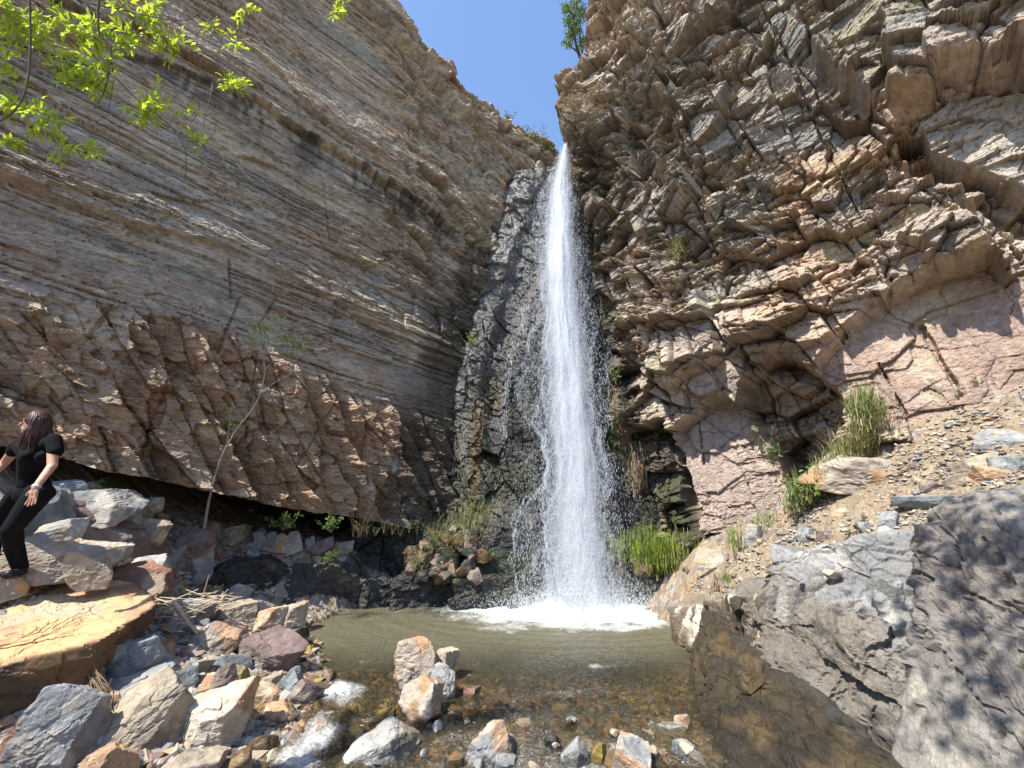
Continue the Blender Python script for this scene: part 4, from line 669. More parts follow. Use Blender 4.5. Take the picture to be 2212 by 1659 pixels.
fr = bpy.data.objects.new('waterfall', None); COL.objects.link(fr); fr.location = (BX, BY, 0); fr['label'] = 'tall narrow white waterfall dropping from the notch between the cliffs into the pool'; fr['category'] = 'waterfall'
def child(name, m, parent):
    o = obj(name, m, parent); o.matrix_parent_inverse = Matrix.Translation(-Vector(parent.location)); return o
zs = np.linspace(.0, 11.9, 420); fx, fy, fw, fp = fpos(zs); Vs, Fs, Ds = [], [], []; off = 0
for k in range(5):
    a = np.linspace(-1, 1, 46); A, Zz = np.meshgrid(a, zs); n = fbm2(A * 1.5 + k * 9, Zz * .8, 620 + k, 4)
    Xv = fx[:, None] + fw[:, None] * A * (.7 + .13 * k) + .05 * n * fw[:, None]; Yv = fy[:, None] - .16 + .09 * k + .14 * fbm2(A * 2 + 5 * k, Zz * .7, 640 + k, 4) * (1 + .0 * A) - .12 * np.sqrt(np.clip(1 - A * A, 0, 1)) * (1 if k < 3 else -1)
    Dn = .82 * np.exp(-(A * 1.35) ** 2) - .55 * sst(.5, 1, np.abs(A)) - .22 * sst(9, 1, Zz) + .22 * sst(8, 11, Zz) + (.12 if k == 2 else 0) + .08
    Vs.append(np.stack([Xv, Yv, Zz], -1).reshape(-1, 3)); I = np.arange(A.size).reshape(A.shape) + off; Fs.append(np.stack([I[:-1, :-1], I[:-1, 1:], I[1:, 1:], I[1:, :-1]], -1).reshape(-1, 4)); off += A.size; Ds.append(Dn.ravel())
child('water_veil', mesh('water_veil', np.concatenate(Vs), np.concatenate(Fs), {'Dens': np.concatenate(Ds)}, True, [M_veil]), fr)
def drops(name, P, ln, wd, tilt, parent, rs):
    n = len(P); B = np.array([(1,0,0),(-.5,.87,0),(-.5,-.87,0),(0,0,1),(0,0,-1)]); Ft = np.array([(0,1,3),(1,2,3),(2,0,3),(1,0,4),(2,1,4),(0,2,4)])
    V = np.repeat(B[None], n, 0) * np.stack([wd, wd, ln], -1)[:, None, :]; V[..., 0] += tilt[:, None] * V[..., 2]; V += P[:, None, :]
    o = child(name, mesh(name, V, (Ft[None] + 5 * np.arange(n)[:, None, None]).reshape(-1, 3), None, False, [M_drop]), parent); o['kind'] = 'stuff'; return o
rs = np.random.RandomState(5); n = 250000
pyr = rs.uniform(335, 1325, n); z = np.interp(-pyr, -fp[::-1] if fp[0] < fp[-1] else -fp, zs[::-1] if fp[0] < fp[-1] else zs); fx_, fy_, fw_, _ = fpos(z)
z = z + rs.uniform(-.1, .1, n); g = rs.normal(0, 1, n); wide = rs.uniform(0, 1, n) < .36; s_ = np.where(wide, .80, .46); clump = .85 + .5 * fbm2(g * 0 + z * 1.3, g * 1.2, 650, 3)
keep = np.abs(g * s_) < 1.9
P = np.stack([fx_ + g * s_ * fw_ * clump * np.where((g < 0) & wide, 1.12, 1), fy_ + rs.normal(0, .16, n), z], -1)[keep]; n = len(P); k_ = rs.uniform(0, 1, n)
drops('spray', P, .009 + .035 * k_ ** 2, .0018 + .0036 * rs.uniform(0, 1, n) ** 2, rs.normal(0, .15, n), fr, rs)
# splash at the foot
n = 22000; th = rs.uniform(0, 6.28, n); rr = np.abs(rs.normal(0, .55, n)); P = np.stack([BX + rr * np.cos(th) * 1.5, BY + .05 + rr * np.sin(th) * .7, .03 + np.abs(rs.normal(0, .30, n)) * np.exp(-rr * .8)], -1)
drops('splash', P, .005 + .012 * rs.uniform(0, 1, n), .003 + .004 * rs.uniform(0, 1, n), rs.normal(0, .6, n), fr, rs)
# thin trickles over the wet rock left of the fall
def trickle(pts, t0, n, label, wd=7):
    pts = np.array(pts, float); r_ = np.random.RandomState(n); q = np.sort(r_.uniform(0, len(pts) - 1.001, n)); i = q.astype(int); f = (q - i)[:, None]; p2 = pts[i] * (1 - f) + pts[i + 1] * f
    P = at(p2[:, 0] + r_.normal(0, wd, n) * .6, p2[:, 1], t0 + r_.normal(0, .02, n)) if np.isscalar(t0) else at(p2[:, 0] + r_.normal(0, wd, n) * .6, p2[:, 1], np.interp(q, np.arange(len(pts)), t0) + r_.normal(0, .02, n))
    e = bpy.data.objects.new('water_trickle', None); COL.objects.link(e); e.location = P[-1]; e['label'] = label; e['category'] = 'trickle'
    drops('spray', P, .015 + .04 * r_.uniform(0, 1, n), .003 + .004 * r_.uniform(0, 1, n), r_.normal(0, .1, n), e, r_)
trickle([(1140,660),(1128,700),(1100,780),(1090,860),(1086,960)], [8.7, 8.6, 8.35, 8.2, 8.05], 350, 'thin white trickle running down the dark rock left of the fall', 9)
del X, Y
# ---------------------------------------------------------------- vegetation
def leafmat(name, c, trans=.45): return simple(name, c, .5, trans, .35)
ML = dict(bright=leafmat('leaf_bright', (.55,.64,.06), .65), green=leafmat('leaf_green', (.11,.18,.045), .4), dark=leafmat('leaf_dark', (.045,.085,.025), .3), yellow=leafmat('grass_yellow', (.33,.30,.11), .4),
 grass=leafmat('grass_green', (.20,.29,.06), .45), dry=leafmat('grass_dry', (.38,.31,.18), .3), olive=leafmat('leaf_olive', (.17,.19,.09), .4), grey=leafmat('leaf_grey', (.22,.22,.14), .3), brown=leafmat('grass_brown', (.22,.14,.07), .2))
M_bark = simple('bark_brown', (.10,.075,.055), .85); M_barkg = simple('bark_grey', (.27,.235,.20), .8); M_drift = simple('driftwood', (.46,.37,.26), .8); M_root = simple('root_fibre', (.22,.15,.09), .85)
def tubes(name, polys, mat, parent=None, sides=6, **kw):
    """polys: lists of (point, radius); all strands of one part in one mesh"""
    Vs, Fs, off = [], [], 0
    for pl in polys:
        P = np.array([p for p, _ in pl], float); R = np.array([r for _, r in pl], float); n = len(P)
        if n < 2: continue
        if name == 'trunk' and mat is M_barkg: R = R * .6
        q = np.linspace(0, n - 1, (n - 1) * 3 + 1); i = np.minimum(q.astype(int), n - 2); f = q - i
        a = P[np.maximum(i - 1, 0)]; b = P[i]; c = P[i + 1]; d = P[np.minimum(i + 2, n - 1)]; F_ = f[:, None]
        C = .5 * (2 * b + (c - a) * F_ + (2 * a - 5 * b + 4 * c - d) * F_ ** 2 + (3 * b - a - 3 * c + d) * F_ ** 3); Rr = R[i] * (1 - f) + R[i + 1] * f
        T = np.gradient(C, axis=0); T /= np.linalg.norm(T, axis=1)[:, None] + 1e-9; ref = np.array([.3, 1, .2]) if abs(T[0, 2]) > .5 else np.array([.1, .2, 1.]); A = np.cross(T, ref); A /= np.linalg.norm(A, axis=1)[:, None] + 1e-9; B = np.cross(T, A)
        th = np.linspace(0, 2 * np.pi, sides, endpoint=False); V = C[:, None] + Rr[:, None, None] * (np.cos(th)[None, :, None] * A[:, None] + np.sin(th)[None, :, None] * B[:, None])
        m = len(C); I = np.arange(m * sides).reshape(m, sides) + off; J = np.roll(I, -1, 1)
        Fs.append(np.stack([I[:-1], J[:-1], J[1:], I[1:]], -1).reshape(-1, 4)); Vs.append(V.reshape(-1, 3)); off += m * sides
    me = mesh(name, np.concatenate(Vs), np.concatenate(Fs), None, True, [mat])
    return child(name, me, parent) if parent else obj(name, me, **kw)
def root(name, loc, label, cat, group=None):
    e = bpy.data.objects.new(name, None); COL.objects.link(e); e.location = loc; e.empty_display_size = .1; e['label'] = label; e['category'] = cat
    if group: e['group'] = group
    return e
def leafset(name, items, mat, parent, fold=.25):
    """items: (base point, direction, length, width): pointed folded leaves"""
    B = np.array([i[0] for i in items], float); D = np.array([i[1] for i in items], float); D /= np.linalg.norm(D, axis=1)[:, None] + 1e-9; Ln = np.array([i[2] for i in items])[:, None]; Wd = np.array([i[3] for i in items])[:, None]
    r_ = np.random.RandomState(len(items)); K = r_.normal(size=B.shape) + np.array([0, 0, 1.2]); Sd = np.cross(D, K); Sd /= np.linalg.norm(Sd, axis=1)[:, None] + 1e-9; N_ = np.cross(Sd, D)
    pts = [B, B + D * Ln * .35 + Sd * Wd * .5 + N_ * Wd * fold, B + D * Ln * .7 + Sd * Wd * .38 + N_ * Wd * fold * .6, B + D * Ln - N_ * Ln * .12, B + D * Ln * .7 - Sd * Wd * .38 + N_ * Wd * fold * .6, B + D * Ln * .35 - Sd * Wd * .5 + N_ * Wd * fold, B + D * Ln * .4, B + D * Ln * .72]
    V = np.stack(pts, 1).reshape(-1, 3); Ft = np.array([(0,1,6),(0,6,5),(1,2,6),(2,7,6),(6,7,4),(6,4,5),(2,3,7),(7,3,4)]); F = (Ft[None] + 8 * np.arange(len(B))[:, None, None]).reshape(-1, 3)
    return _stuff(child(name, mesh(name, V, F, None, True, [mat]), parent))
def _stuff(o): o['kind'] = 'stuff'; return o
def blades(name, P, H, mat, parent, lean=.5, wd=.006, rs=None, bias=(0, 0, 0)):
    n = len(P); rs = rs or np.random.RandomState(n); a = rs.uniform(0, 6.28, n); l = rs.uniform(.15, 1, n) * lean; h = H * rs.uniform(.25, 1.0, n) ** .8
    dx = np.cos(a) * l; dy = np.sin(a) * l; s = np.stack([-np.sin(a), np.cos(a), a * 0], -1); V = []
    for k, (u, w_) in enumerate([(0, 1), (.35, .9), (.7, .6), (1, .05)]):
        c = P + np.stack([dx * h * u ** 1.8, dy * h * u ** 1.8, h * (u - .35 * l * u ** 2.5)], -1) + np.array(bias) * (h * u ** 1.5)[:, None]
        V += [c - s * wd * w_, c + s * wd * w_]
    V = np.stack(V, 1).reshape(-1, 3); Ft = np.array([(0,1,3,2),(2,3,5,4),(4,5,7,6)]); F = (Ft[None] + 8 * np.arange(n)[:, None, None]).reshape(-1, 4)
    return _stuff(child(name, mesh(name, V, F, None, True, [mat]), parent))
def tuft(px, py, t, wpx, H, n, label, mats, lean=.6, wd=.005, name='grass_tuft', cat='grass tuft', hpx=10, bias=(0, 0, 0), line=None, seed=0):
    rs = np.random.RandomState(int(px + py) + seed); c = at(px, py, t); e = root(name, c, label, cat)
    for j, (mk, fr_) in enumerate(mats):
        m = max(3, int(n * fr_)); 
        if line is not None:
            q = rs.uniform(0, len(line) - 1.001, m); i = q.astype(int); f = (q - i)[:, None]; L_ = np.array(line, float); p = L_[i] * (1 - f) + L_[i + 1] * f
            P = at(p[:, 0] + rs.normal(0, wpx, m), p[:, 1] + rs.normal(0, hpx, m), p[:, 2] + rs.normal(0, .06, m))
        else: P = at(px + rs.normal(0, wpx, m), py + rs.normal(0, hpx, m), t + rs.normal(0, .08, m))
        b = blades('blades', P, H, ML[mk], e, lean, wd, rs, bias)
    return e
def bush(px, py, t, wpx, hpx, n, leaf, mk, label, name='plant', cat='plant', stems=7, wl=.55, rs=None, base=None, bark=None, density=None):
    """stems rising from the base to leafy ends that fill a box of these pixels; (px, py) is the foot"""
    rs = np.random.RandomState(int(px * 3 + py)); c = at(px, py, t); e = root(name, c, label, cat); k = t / FPX; W_, H_ = wpx * k, hpx * k; S_ = []; items = []
    for j in range(stems):
        tip = c + np.array([rs.uniform(-.5, .5) * W_, rs.uniform(-.35, .35) * W_, rs.uniform(.45, 1) * H_]); mid = c + (tip - c) * .5 + rs.normal(0, .06, 3) * H_ + np.array([0, 0, .08 * H_])
        S_.append([(c, .012 * k * 90 * .5), (mid, .007 * k * 45), (tip, .002)])
        for m in range(max(2, n // stems)):
            u = rs.uniform(.3, 1); p = c * (1 - u) ** 2 + 2 * mid * u * (1 - u) + tip * u * u + rs.normal(0, .09, 3) * min(W_, H_); items.append((p, rs.normal(size=3) + np.array([0, 0, .4]), leaf * rs.uniform(.6, 1.2), leaf * wl * rs.uniform(.7, 1.1)))
    tubes('stems', S_, bark or M_root, e, 5); leafset('leaves', items, ML[mk], e); return e
# grass
tuft(990, 1150, 7.6, 24, .15, 900, 'yellowish green grass clump on the rocky mound left of the fall', [('yellow', .5), ('grass', .4), ('dry', .3)], .7, .004, hpx=14, line=[(945,1178,7.5),(985,1150,7.6),(1025,1118,7.75),(1040,1095,7.9)])
tuft(895, 1215, 7.4, 10, .13, 160, 'small yellow grass patch at the left corner of the rocky mound', [('yellow', .7), ('dry', .3)], .8, .004, hpx=14)
e = tuft(1420, 1200, 7.6, 34, .30, 1500, 'bright green grass mound growing right of the waterfall foot', [('grass', .75), ('bright', .3), ('yellow', .12)], .8, .005, hpx=18, line=[(1375,1185,7.65),(1405,1195,7.55),(1435,1215,7.45),(1460,1190,7.55)])
blades('dry_blades', at(1465 + np.random.RandomState(1).normal(0, 14, 160), 1215 + np.random.RandomState(2).normal(0, 20, 160), 7.42), .22, ML['dry'], e, .5, .004, bias=(0, -.2, -1.4))
tuft(1760, 1070, 5.6, 20, .40, 420, 'tall green grass on the scree edge in front of the dark hollow', [('grass', .6), ('green', .4), ('dry', .4)], .85, .006, hpx=12, line=[(1725,1095,5.75),(1760,1075,5.65),(1790,1050,5.55)])
tuft(1830, 960, 5.4, 20, .32, 900, 'pale drooping grass running up the scree edge between two green clumps', [('dry', .55), ('yellow', .3), ('grass', .35)], .9, .004, hpx=14, line=[(1790,1030,5.5),(1830,985,5.4),(1870,945,5.35),(1895,905,5.4)])
tuft(1870, 895, 5.45, 15, .42, 200, 'tall reed-like green clump at the foot of the pink slab', [('grass', .5), ('green', .5), ('dry', .6), ('yellow', .3)], .8, .006, hpx=14, name='reed_clump', line=[(1850,900,5.5),(1875,890,5.4),(1890,905,5.4)])
tuft(1590, 1175, 6.2, 10, .22, 130, 'thin green grass on the lower scree beside the white stone', [('grass', .8), ('dry', .3)], .5, .005, hpx=16)
tuft(1650, 1130, 6.1, 16, .16, 140, 'short sparse grass just below the smooth slab', [('grass', .6), ('dry', .5)], .6, .004, hpx=8)
tuft(1570, 1255, 5.6, 6, .15, 60, 'little green tuft above the streaked ledge', [('grass', .9), ('dry', .3)], .5, .004, hpx=4)
tuft(1545, 1290, 5.4, 10, .20, 130, 'dry tan tuft hanging over the streaked ledge', [('dry', .9)], .7, .003, hpx=8, bias=(-.2, -.2, -1.2))
tuft(1467, 545, 8.5, 8, .34, 200, 'green and tan grass tuft growing on the open face of the right cliff', [('green', .6), ('dry', .6)], .8, .006, hpx=10, name='cliff_tuft', bias=(-.2, -.2, -.5))
tuft(1241, 372, 11.2, 6, .45, 260, 'brown hanging tuft beside the top of the waterfall', [('brown', .8), ('olive', .3)], .5, .010, hpx=6, name='cliff_tuft', bias=(-.1, -.3, -1.7))
for i, (x, y, t, s, h, lb) in enumerate([(910,142,12.3,12,.3,'grey-green tuft on the rim of the left cliff, highest of three'), (884,190,12.0,10,.3,'grey-green tuft on the left cliff just below its rim'), (962,202,12.6,10,.3,'grey-green tuft on the left cliff near the skyline bend'), (1250,190,12.0,8,.3,'dry tuft on the shoulder of the right cliff above the fall'), (1277,235,11.6,7,.3,'second dry tuft lower on the shoulder of the right cliff')]):
    tuft(x, y, t - .25, s, h, 160, lb, [('grey' if i < 3 else 'dry', .8), ('olive', .4)], .9, .010, hpx=5, name='cliff_tuft')
tuft(1330, 900, 8.3, 10, .3, 160, 'hanging green tuft on the wet rock right of the fall, low down', [('green', .7), ('dry', .4)], .6, .005, hpx=40, name='cliff_tuft', bias=(-.1, -.3, -1.3))
tuft(1372, 1010, 7.9, 12, .3, 200, 'brown root-like tuft hanging from the overhang right of the fall', [('brown', .7), ('dry', .3)], .4, .004, hpx=26, name='cliff_tuft', bias=(-.1, -.3, -1.8))
tuft(1000, 990, 8.1, 9, .22, 60, 'pale dry fibres hanging from the wet corner left of the fall', [('dry', .9)], .3, .004, hpx=40, name='cliff_tuft', bias=(0, -.2, -1.9))
# leafy plants
for a in [(1750,1090,5.5,120,110,260,.06,'grass','leafy green plant with lobed leaves mixed into the tall grass'), (1672,1010,5.7,60,95,60,.07,'green','single bushy green stem leaning left before the dark hollow'), (1712,1120,5.6,50,50,60,.05,'green','low lobed-leaf plant at the foot of the tall grass'), (1330,830,8.4,26,46,60,.06,'green','small green plant on the dark wall right of the fall'), (1330,880,8.2,18,30,24,.05,'grass','tiny bright plant below it on the dark wall'),
  (1016,748,8.6,30,32,90,.05,'grass','light green cushion in the wet corner left of the fall'), (212,1072,5.9,46,34,90,.06,'green','low green plant at the cave mouth behind the grey slab'), (283,1096,6.1,30,20,40,.05,'olive','small greyish plant farther along the cave mouth'), (612,1146,7.0,90,38,130,.07,'green','broad green plant behind the leaning slabs under the overhang'), (716,1150,7.1,60,34,90,.07,'green','second green plant under the overhang, right of the leaning slabs'),
  (700,1216,6.7,80,34,160,.04,'green','low green cushion on the black shelf above the pool'), (520,1164,6.7,50,22,60,.05,'olive','moss-like plant on the tan block beneath the overhang'), (1864,1228,4.5,60,100,150,.055,'dark','dark leafy plant in the gap left of the big boulder'), (1906,1296,4.3,30,22,40,.035,'grass','small round-leaved plant on the ledge beside the boulder'), (1935,1652,3.1,66,60,60,.035,'bright','small bright green seedling at bottom right'),
  (1868,1610,3.2,46,60,40,.03,'green','faint green sprig on the grey ledge near the bottom'), (1062,1205,7.7,24,14,24,.05,'grass','tiny plant on the upper wet step beside the fall'), (2208,765,5.2,40,40,60,.06,'green','green plant at the right edge where scree meets cliff'), (2118,838,5.1,24,26,30,.05,'grass','small green sprig high on the scree'), (2068,862,5.0,40,14,40,.03,'green','creeping plant under the dark crack of the pink slab'), (1395,1170,7.7,40,40,80,.05,'green','leafy weed sprouting from the bright grass mound')]:
    bush(*a[:6], a[6], a[7], a[8])
for i, x in enumerate(range(775, 960, 18)):
    bush(x, 1152 + (i % 3) * 3, 7.5, 26, 30 + (i * 7 % 14), 22, .045, 'dark' if i % 2 else 'green', 'small shaded fern-like plant in the row along the dark foot of the wall', stems=4); 
for o in COL.objects:
    if o.get('label', '').startswith('small shaded fern'): o['group'] = 'plants along the shaded wall foot'
# skyline shrubs and the tree above the right cliff
bush(1158, 322, 13.2, 56, 66, 340, .07, 'olive', 'thin grey-green bush on the skyline just left of the fall notch', 'bush', 'bush', 14)
bush(1190, 335, 13.4, 22, 34, 120, .07, 'green', 'small green bush right in the notch above the waterfall', 'bush', 'bush', 8)
bush(1100, 262, 13.3, 34, 20, 90, .07, 'olive', 'low sprigs on the skyline left of the thin bush', 'bush', 'bush', 8)
bush(975, 170, 13.6, 24, 16, 60, .07, 'grey', 'dry little shrub on the rim of the left cliff', 'bush', 'bush', 6)
rs = np.random.RandomState(21); e = root('tree', at(1262, 140, 13.0), 'small green tree leaning out from the top of the right cliff into the sky', 'tree')
tb = [[((1266,150),.07), ((1248,110),.05), ((1240,60),.04), ((1246,0),.03), ((1262,-60),.02)], [((1250,115),.03), ((1228,96),.02), ((1217,88),.01)], [((1243,80),.03), ((1226,50),.015)], [((1242,40),.03), ((1224,10),.015)], [((1245,10),.03), ((1256,-50),.02)], [((1262,130),.03), ((1252,80),.02), ((1256,30),.015)]]
tubes('trunk', [[(at(p[0], p[1], 13.0 + .02 * (p[0] - 1250)), r) for p, r in b] for b in tb], M_bark, e, 5)
it = []
for (x, y, w_, h_) in [(1240,20,14,22),(1228,45,10,14),(1248,-10,16,20),(1256,30,12,20),(1232,75,9,12),(1226,92,8,8),(1244,60,12,16),(1255,-40,20,20),(1258,90,8,16),(1222,18,8,10)]:
    for _ in range(210): it.append((at(x + rs.normal(0, w_ * .5), y + rs.normal(0, h_ * .5), 13 + rs.normal(0, .25)), rs.normal(size=3) - np.array([0, 0, .8]), .10, .035))
leafset('leaves', it, ML['green'], e)
# thin leaning sapling under the left wall
e = root('sapling', at(443, 1148, 6.55), 'thin grey leafless-stemmed tree leaning right in front of the left wall', 'tree')
tubes('trunk', [[(at(x, y, t), r) for x, y, t, r in b] for b in [[(440,1150,6.55,.045),(450,1090,6.5,.034),(462,1040,6.45,.03),(480,985,6.4,.025),(510,930,6.35,.02),(545,885,6.3,.014),(562,850,6.3,.010),(572,800,6.3,.008),(562,740,6.3,.006),(556,700,6.3,.003)],
 [(562,850,6.3,.008),(600,822,6.3,.006),(640,800,6.3,.004),(680,770,6.3,.002)],[(470,1020,6.45,.012),(490,960,6.4,.009),(498,900,6.4,.005),(505,860,6.4,.002)],[(572,800,6.3,.005),(600,770,6.3,.003),(640,740,6.3,.002)],[(458,1060,6.5,.008),(440,1020,6.5,.004),(452,990,6.5,.002)],[(566,760,6.3,.004),(545,720,6.3,.002)]]], M_barkg, e, 6)
it = []
for (x, y, w_, h_, n) in [(565,710,26,22,230),(620,735,34,18,230),(545,735,14,14,80),(655,745,22,10,80),(505,915,22,22,110),(640,760,24,10,80),(600,690,20,10,60)]:
    for _ in range(n): it.append((at(x + rs.normal(0, w_ * .6), y + rs.normal(0, h_ * .6), 6.3 + rs.normal(0, .12)), rs.normal(size=3), .045, .014))
leafset('leaves', it, leafmat('leaf_sapling', (.075,.12,.03), .35), e)
# bare twigs beside the wall foot
e = root('bare_shrub', at(780, 1160, 7.2), 'bare dark twiggy shrub against the white-stained foot of the left wall', 'shrub'); b = []
for k in range(13):
    x = 775 + rs.normal(0, 8); tx = x + rs.normal(5, 34); ty = rs.uniform(900, 1080); b.append([(at(x, 1160, 7.2), .004), (at((x + tx) / 2 + rs.normal(0, 8), (1160 + ty) / 2, 7.15), .0025), (at(tx, ty, 7.1), .001)])
tubes('twigs', b, M_root, e, 4)
# overhanging branch with fresh compound leaves, upper left
tr = root('tree', (-4.9, 1.1, 1.0), 'tree whose bare twigs and fresh yellow-green leaves hang in at the top left', 'tree')
def pl(pts, t0, t1, r0, r1):
    n = len(pts); return [(at(x, y, t0 + (t1 - t0) * i / (n - 1)), (r0 + (r1 - r0) * (i / (n - 1)) ** .5) * .7) for i, (x, y) in enumerate(pts)]
tubes('trunk', [[((-4.9,1.1,.8), .16), ((-4.8,1.15,2.2), .14), ((-4.5,1.3,3.6), .11), ((-4.1,1.5,5.0), .08), ((-3.4,1.7,6.2), .05)]], M_bark, tr, 10)
br = [pl([(-420,-200),(-100,40),(0,82),(50,100),(115,120),(200,145),(240,160),(280,200),(320,235),(360,265),(395,310),(402,345),(400,392)], 2.6, 3.0, .016, .003),
 pl([(-300,-420),(40,-120),(155,-8),(260,20),(330,36),(410,42),(452,0),(470,-30)], 2.7, 2.9, .012, .003), pl([(100,-300),(205,-40),(212,20),(215,75),(240,100),(235,160),(222,205),(203,235)], 2.7, 2.8, .016, .004),
 pl([(200,-80),(275,25),(320,70),(370,115),(435,112),(480,115),(550,140),(617,176),(627,132)], 2.8, 3.0, .009, .002), pl([(370,118),(420,145),(460,178),(475,140)], 2.9, 2.95, .005, .002), pl([(460,178),(450,225),(440,270),(435,325),(443,350),(425,368),(402,357)], 2.95, 3.0, .005, .002),
 pl([(320,-60),(370,45),(400,80),(425,102),(428,70),(455,52),(480,48)], 2.9, 3.0, .004, .0015), pl([(60,-140),(66,100),(55,195),(30,240),(-10,268),(-80,300)], 2.6, 2.6, .009, .006), pl([(118,270),(150,295),(185,320),(215,330),(240,330)], 2.8, 2.8, .004, .0015),
 pl([(-60,30),(0,45),(75,85),(100,130),(140,170),(150,200)], 2.7, 2.8, .006, .002), pl([(-60,190),(0,182),(52,175)], 2.6, 2.6, .005, .002), pl([(84,175),(100,190),(118,212),(132,230),(112,245),(100,258)], 2.7, 2.7, .006, .002), pl([(240,120),(245,170),(238,220),(232,250)], 2.8, 2.8, .004, .002),
 pl([(340,210),(300,225),(262,262),(258,300)], 2.9, 2.9, .003, .001), pl([(410,150),(425,200),(432,230),(415,262),(400,250),(405,238)], 2.95, 2.95, .004, .0015), pl([(475,0),(520,30),(560,10),(575,-20)], 3.0, 3.0, .003, .001), pl([(235,155),(205,190),(150,200),(110,190)], 2.75, 2.8, .005, .002), pl([(470,262),(455,300),(440,312)], 3.0, 3.0, .003, .001), pl([(120,282),(128,305),(134,322)], 2.8, 2.8, .003, .001),
 pl([(260,100),(285,150),(290,200)], 2.8, 2.9, .004, .001), pl([(390,0),(380,30),(372,70),(395,60)], 2.9, 2.9, .003, .001), pl([(690,-60),(712,-20),(722,20)], 3.1, 3.1, .004, .001), pl([(55,200),(60,230),(80,250),(95,258)], 2.65, 2.65, .004, .001)]
tubes('branch', [[((-4.1,1.5,5.0), .05), (b[0][0] + np.array([-.25, -.1, .3]), .03), b[0]] for b in br[:3]] , M_bark, tr, 7)
for i, b in enumerate(br): tubes('branch', [b], M_barkg if i in (5, 11) else M_bark, tr, 6)
cl = [(30,50),(60,90),(125,45),(145,70),(200,45),(212,85),(180,120),(222,130),(290,100),(275,75),(330,10),(325,58),(345,72),(385,88),(462,58),(510,95),(528,16),(720,22),(490,185),(505,180),(300,240),(335,208),(330,235),(150,165),(168,172),(198,178),(218,182),(12,230),(35,245),(75,265),(108,262),(60,238),(15,305),(130,322),(210,320),(430,303),(402,242),(5,120),(4,160),(0,20),(45,30),(255,12),(292,30),(152,140),(172,60),(25,75),(80,60),(240,60),(362,98),(318,250),(205,150),(100,90)]
it = []
for i, (x, y) in enumerate(cl):
    t = 2.65 + .35 * min(1, x / 500) + rs.normal(0, .03); c = at(x, y, t); s_ = .75 if x > 380 and y > 200 or x in (510, 462, 402) else 1
    for j in range(rs.randint(4, 7)):
        a = rs.uniform(0, 6.28); d = np.array([math.cos(a), rs.normal(0, .5), math.sin(a) * .8 - .15]); d /= np.linalg.norm(d); L_ = rs.uniform(.07, .12) * s_
        sd = np.cross(d, [0, 1, .2]); sd /= np.linalg.norm(sd)
        for q in range(3):
            for sg in (-1, 1): it.append((c + d * L_ * (q + .6) / 3.2, d * .7 + sd * sg * .8 + rs.normal(0, .15, 3), .056 * s_ * rs.uniform(.8, 1.15), .021 * s_))
        it.append((c + d * L_, d, .055 * s_, .018 * s_))
rs.shuffle(it) if False else None
leafset('leaves', it[::2] + it[1::4], ML['bright'], tr); leafset('leaves', it[3::4], leafmat('leaf_lime', (.30,.42,.05), .55), tr)
# tree behind the camera whose crown dapples the big boulder
tr = root('tree', (2.9, -1.1, .9), 'tree behind the photographer that throws dappled shade on the big boulder', 'tree')
cB = np.array([3.35, 2.65, 1.4]) + SUN / SUN[2] * 4.6
tubes('trunk', [[((2.9,-1.1,.8), .15), ((2.7,-.8,3.0), .12), ((2.0,-.1,4.8), .08), (tuple(cB + np.array([.2,-.2,.1])), .04)]], M_bark, tr, 10)
it = []; bb = []
for k in range(46):
    q = cB + rs.normal(0, 1, 3) * np.array([.62, .55, .35]); bb.append([(cB + (q - cB) * .1 + np.array([.1,-.1,0]), .015), (q, .004)])
    for _ in range(30): it.append((q + rs.normal(0, .13, 3), rs.normal(size=3), .10, .05))
tubes('branch', bb, M_bark, tr, 5); leafset('leaves', it, ML['green'], tr)
# driftwood and roots
def stick(pts, t, r, label, mat=M_drift, name='driftwood_stick', cat='stick'):
    P = [at(x, y, t - .0 * i) for i, (x, y) in enumerate(pts)]; e = P[0]; n = len(P)
    o = tubes(name, [[(p - e, r * (1 - .45 * i / (n - 1)) * (1 + .15 * math.sin(i * 3))) for i, p in enumerate(P)]], mat, None, 8, label=label, cat=cat); o.location = e; return o
stick([(374,1298),(396,1330),(412,1352),(426,1368)], 4.55, .024, 'thick pale driftwood stick lying across the rubble, its end broken off')
stick([(352,1350),(368,1368),(380,1390)], 4.5, .018, 'short mossy yellow stick beside the greenish grey rock', simple('mossy_wood', (.24,.18,.05), .8))
stick([(455,1305),(440,1290),(446,1262),(452,1242)], 4.9, .009, 'thin upright twig sticking out of the driftwood pile')
stick([(345,1308),(390,1290),(430,1272)], 4.8, .010, 'thin straight stick lying left over the driftwood pile')
rs = np.random.RandomState(8); b = []
for k in range(70):
    x = rs.uniform(325, 500); y = 1275 + (x - 325) * .05 + rs.uniform(0, 85) * (1 if x < 420 else .35); a = rs.normal(0, .35) + (.1 if k % 3 else 2.2); l = rs.uniform(14, 40); t = 4.75 - .004 * (y - 1290)
    b.append([(at(x - l * math.cos(a), y - l * .5 * math.sin(a), t), .004), (at(x + rs.normal(0, 3), y + rs.normal(0, 3), t - .02), .006), (at(x + l * math.cos(a), y + l * .5 * math.sin(a), t), .003)])
tubes('driftwood_litter', b, M_drift, None, 5, label='tangle of small driftwood twigs caught among the rocks by the golden boulder', cat='driftwood', kind='stuff')
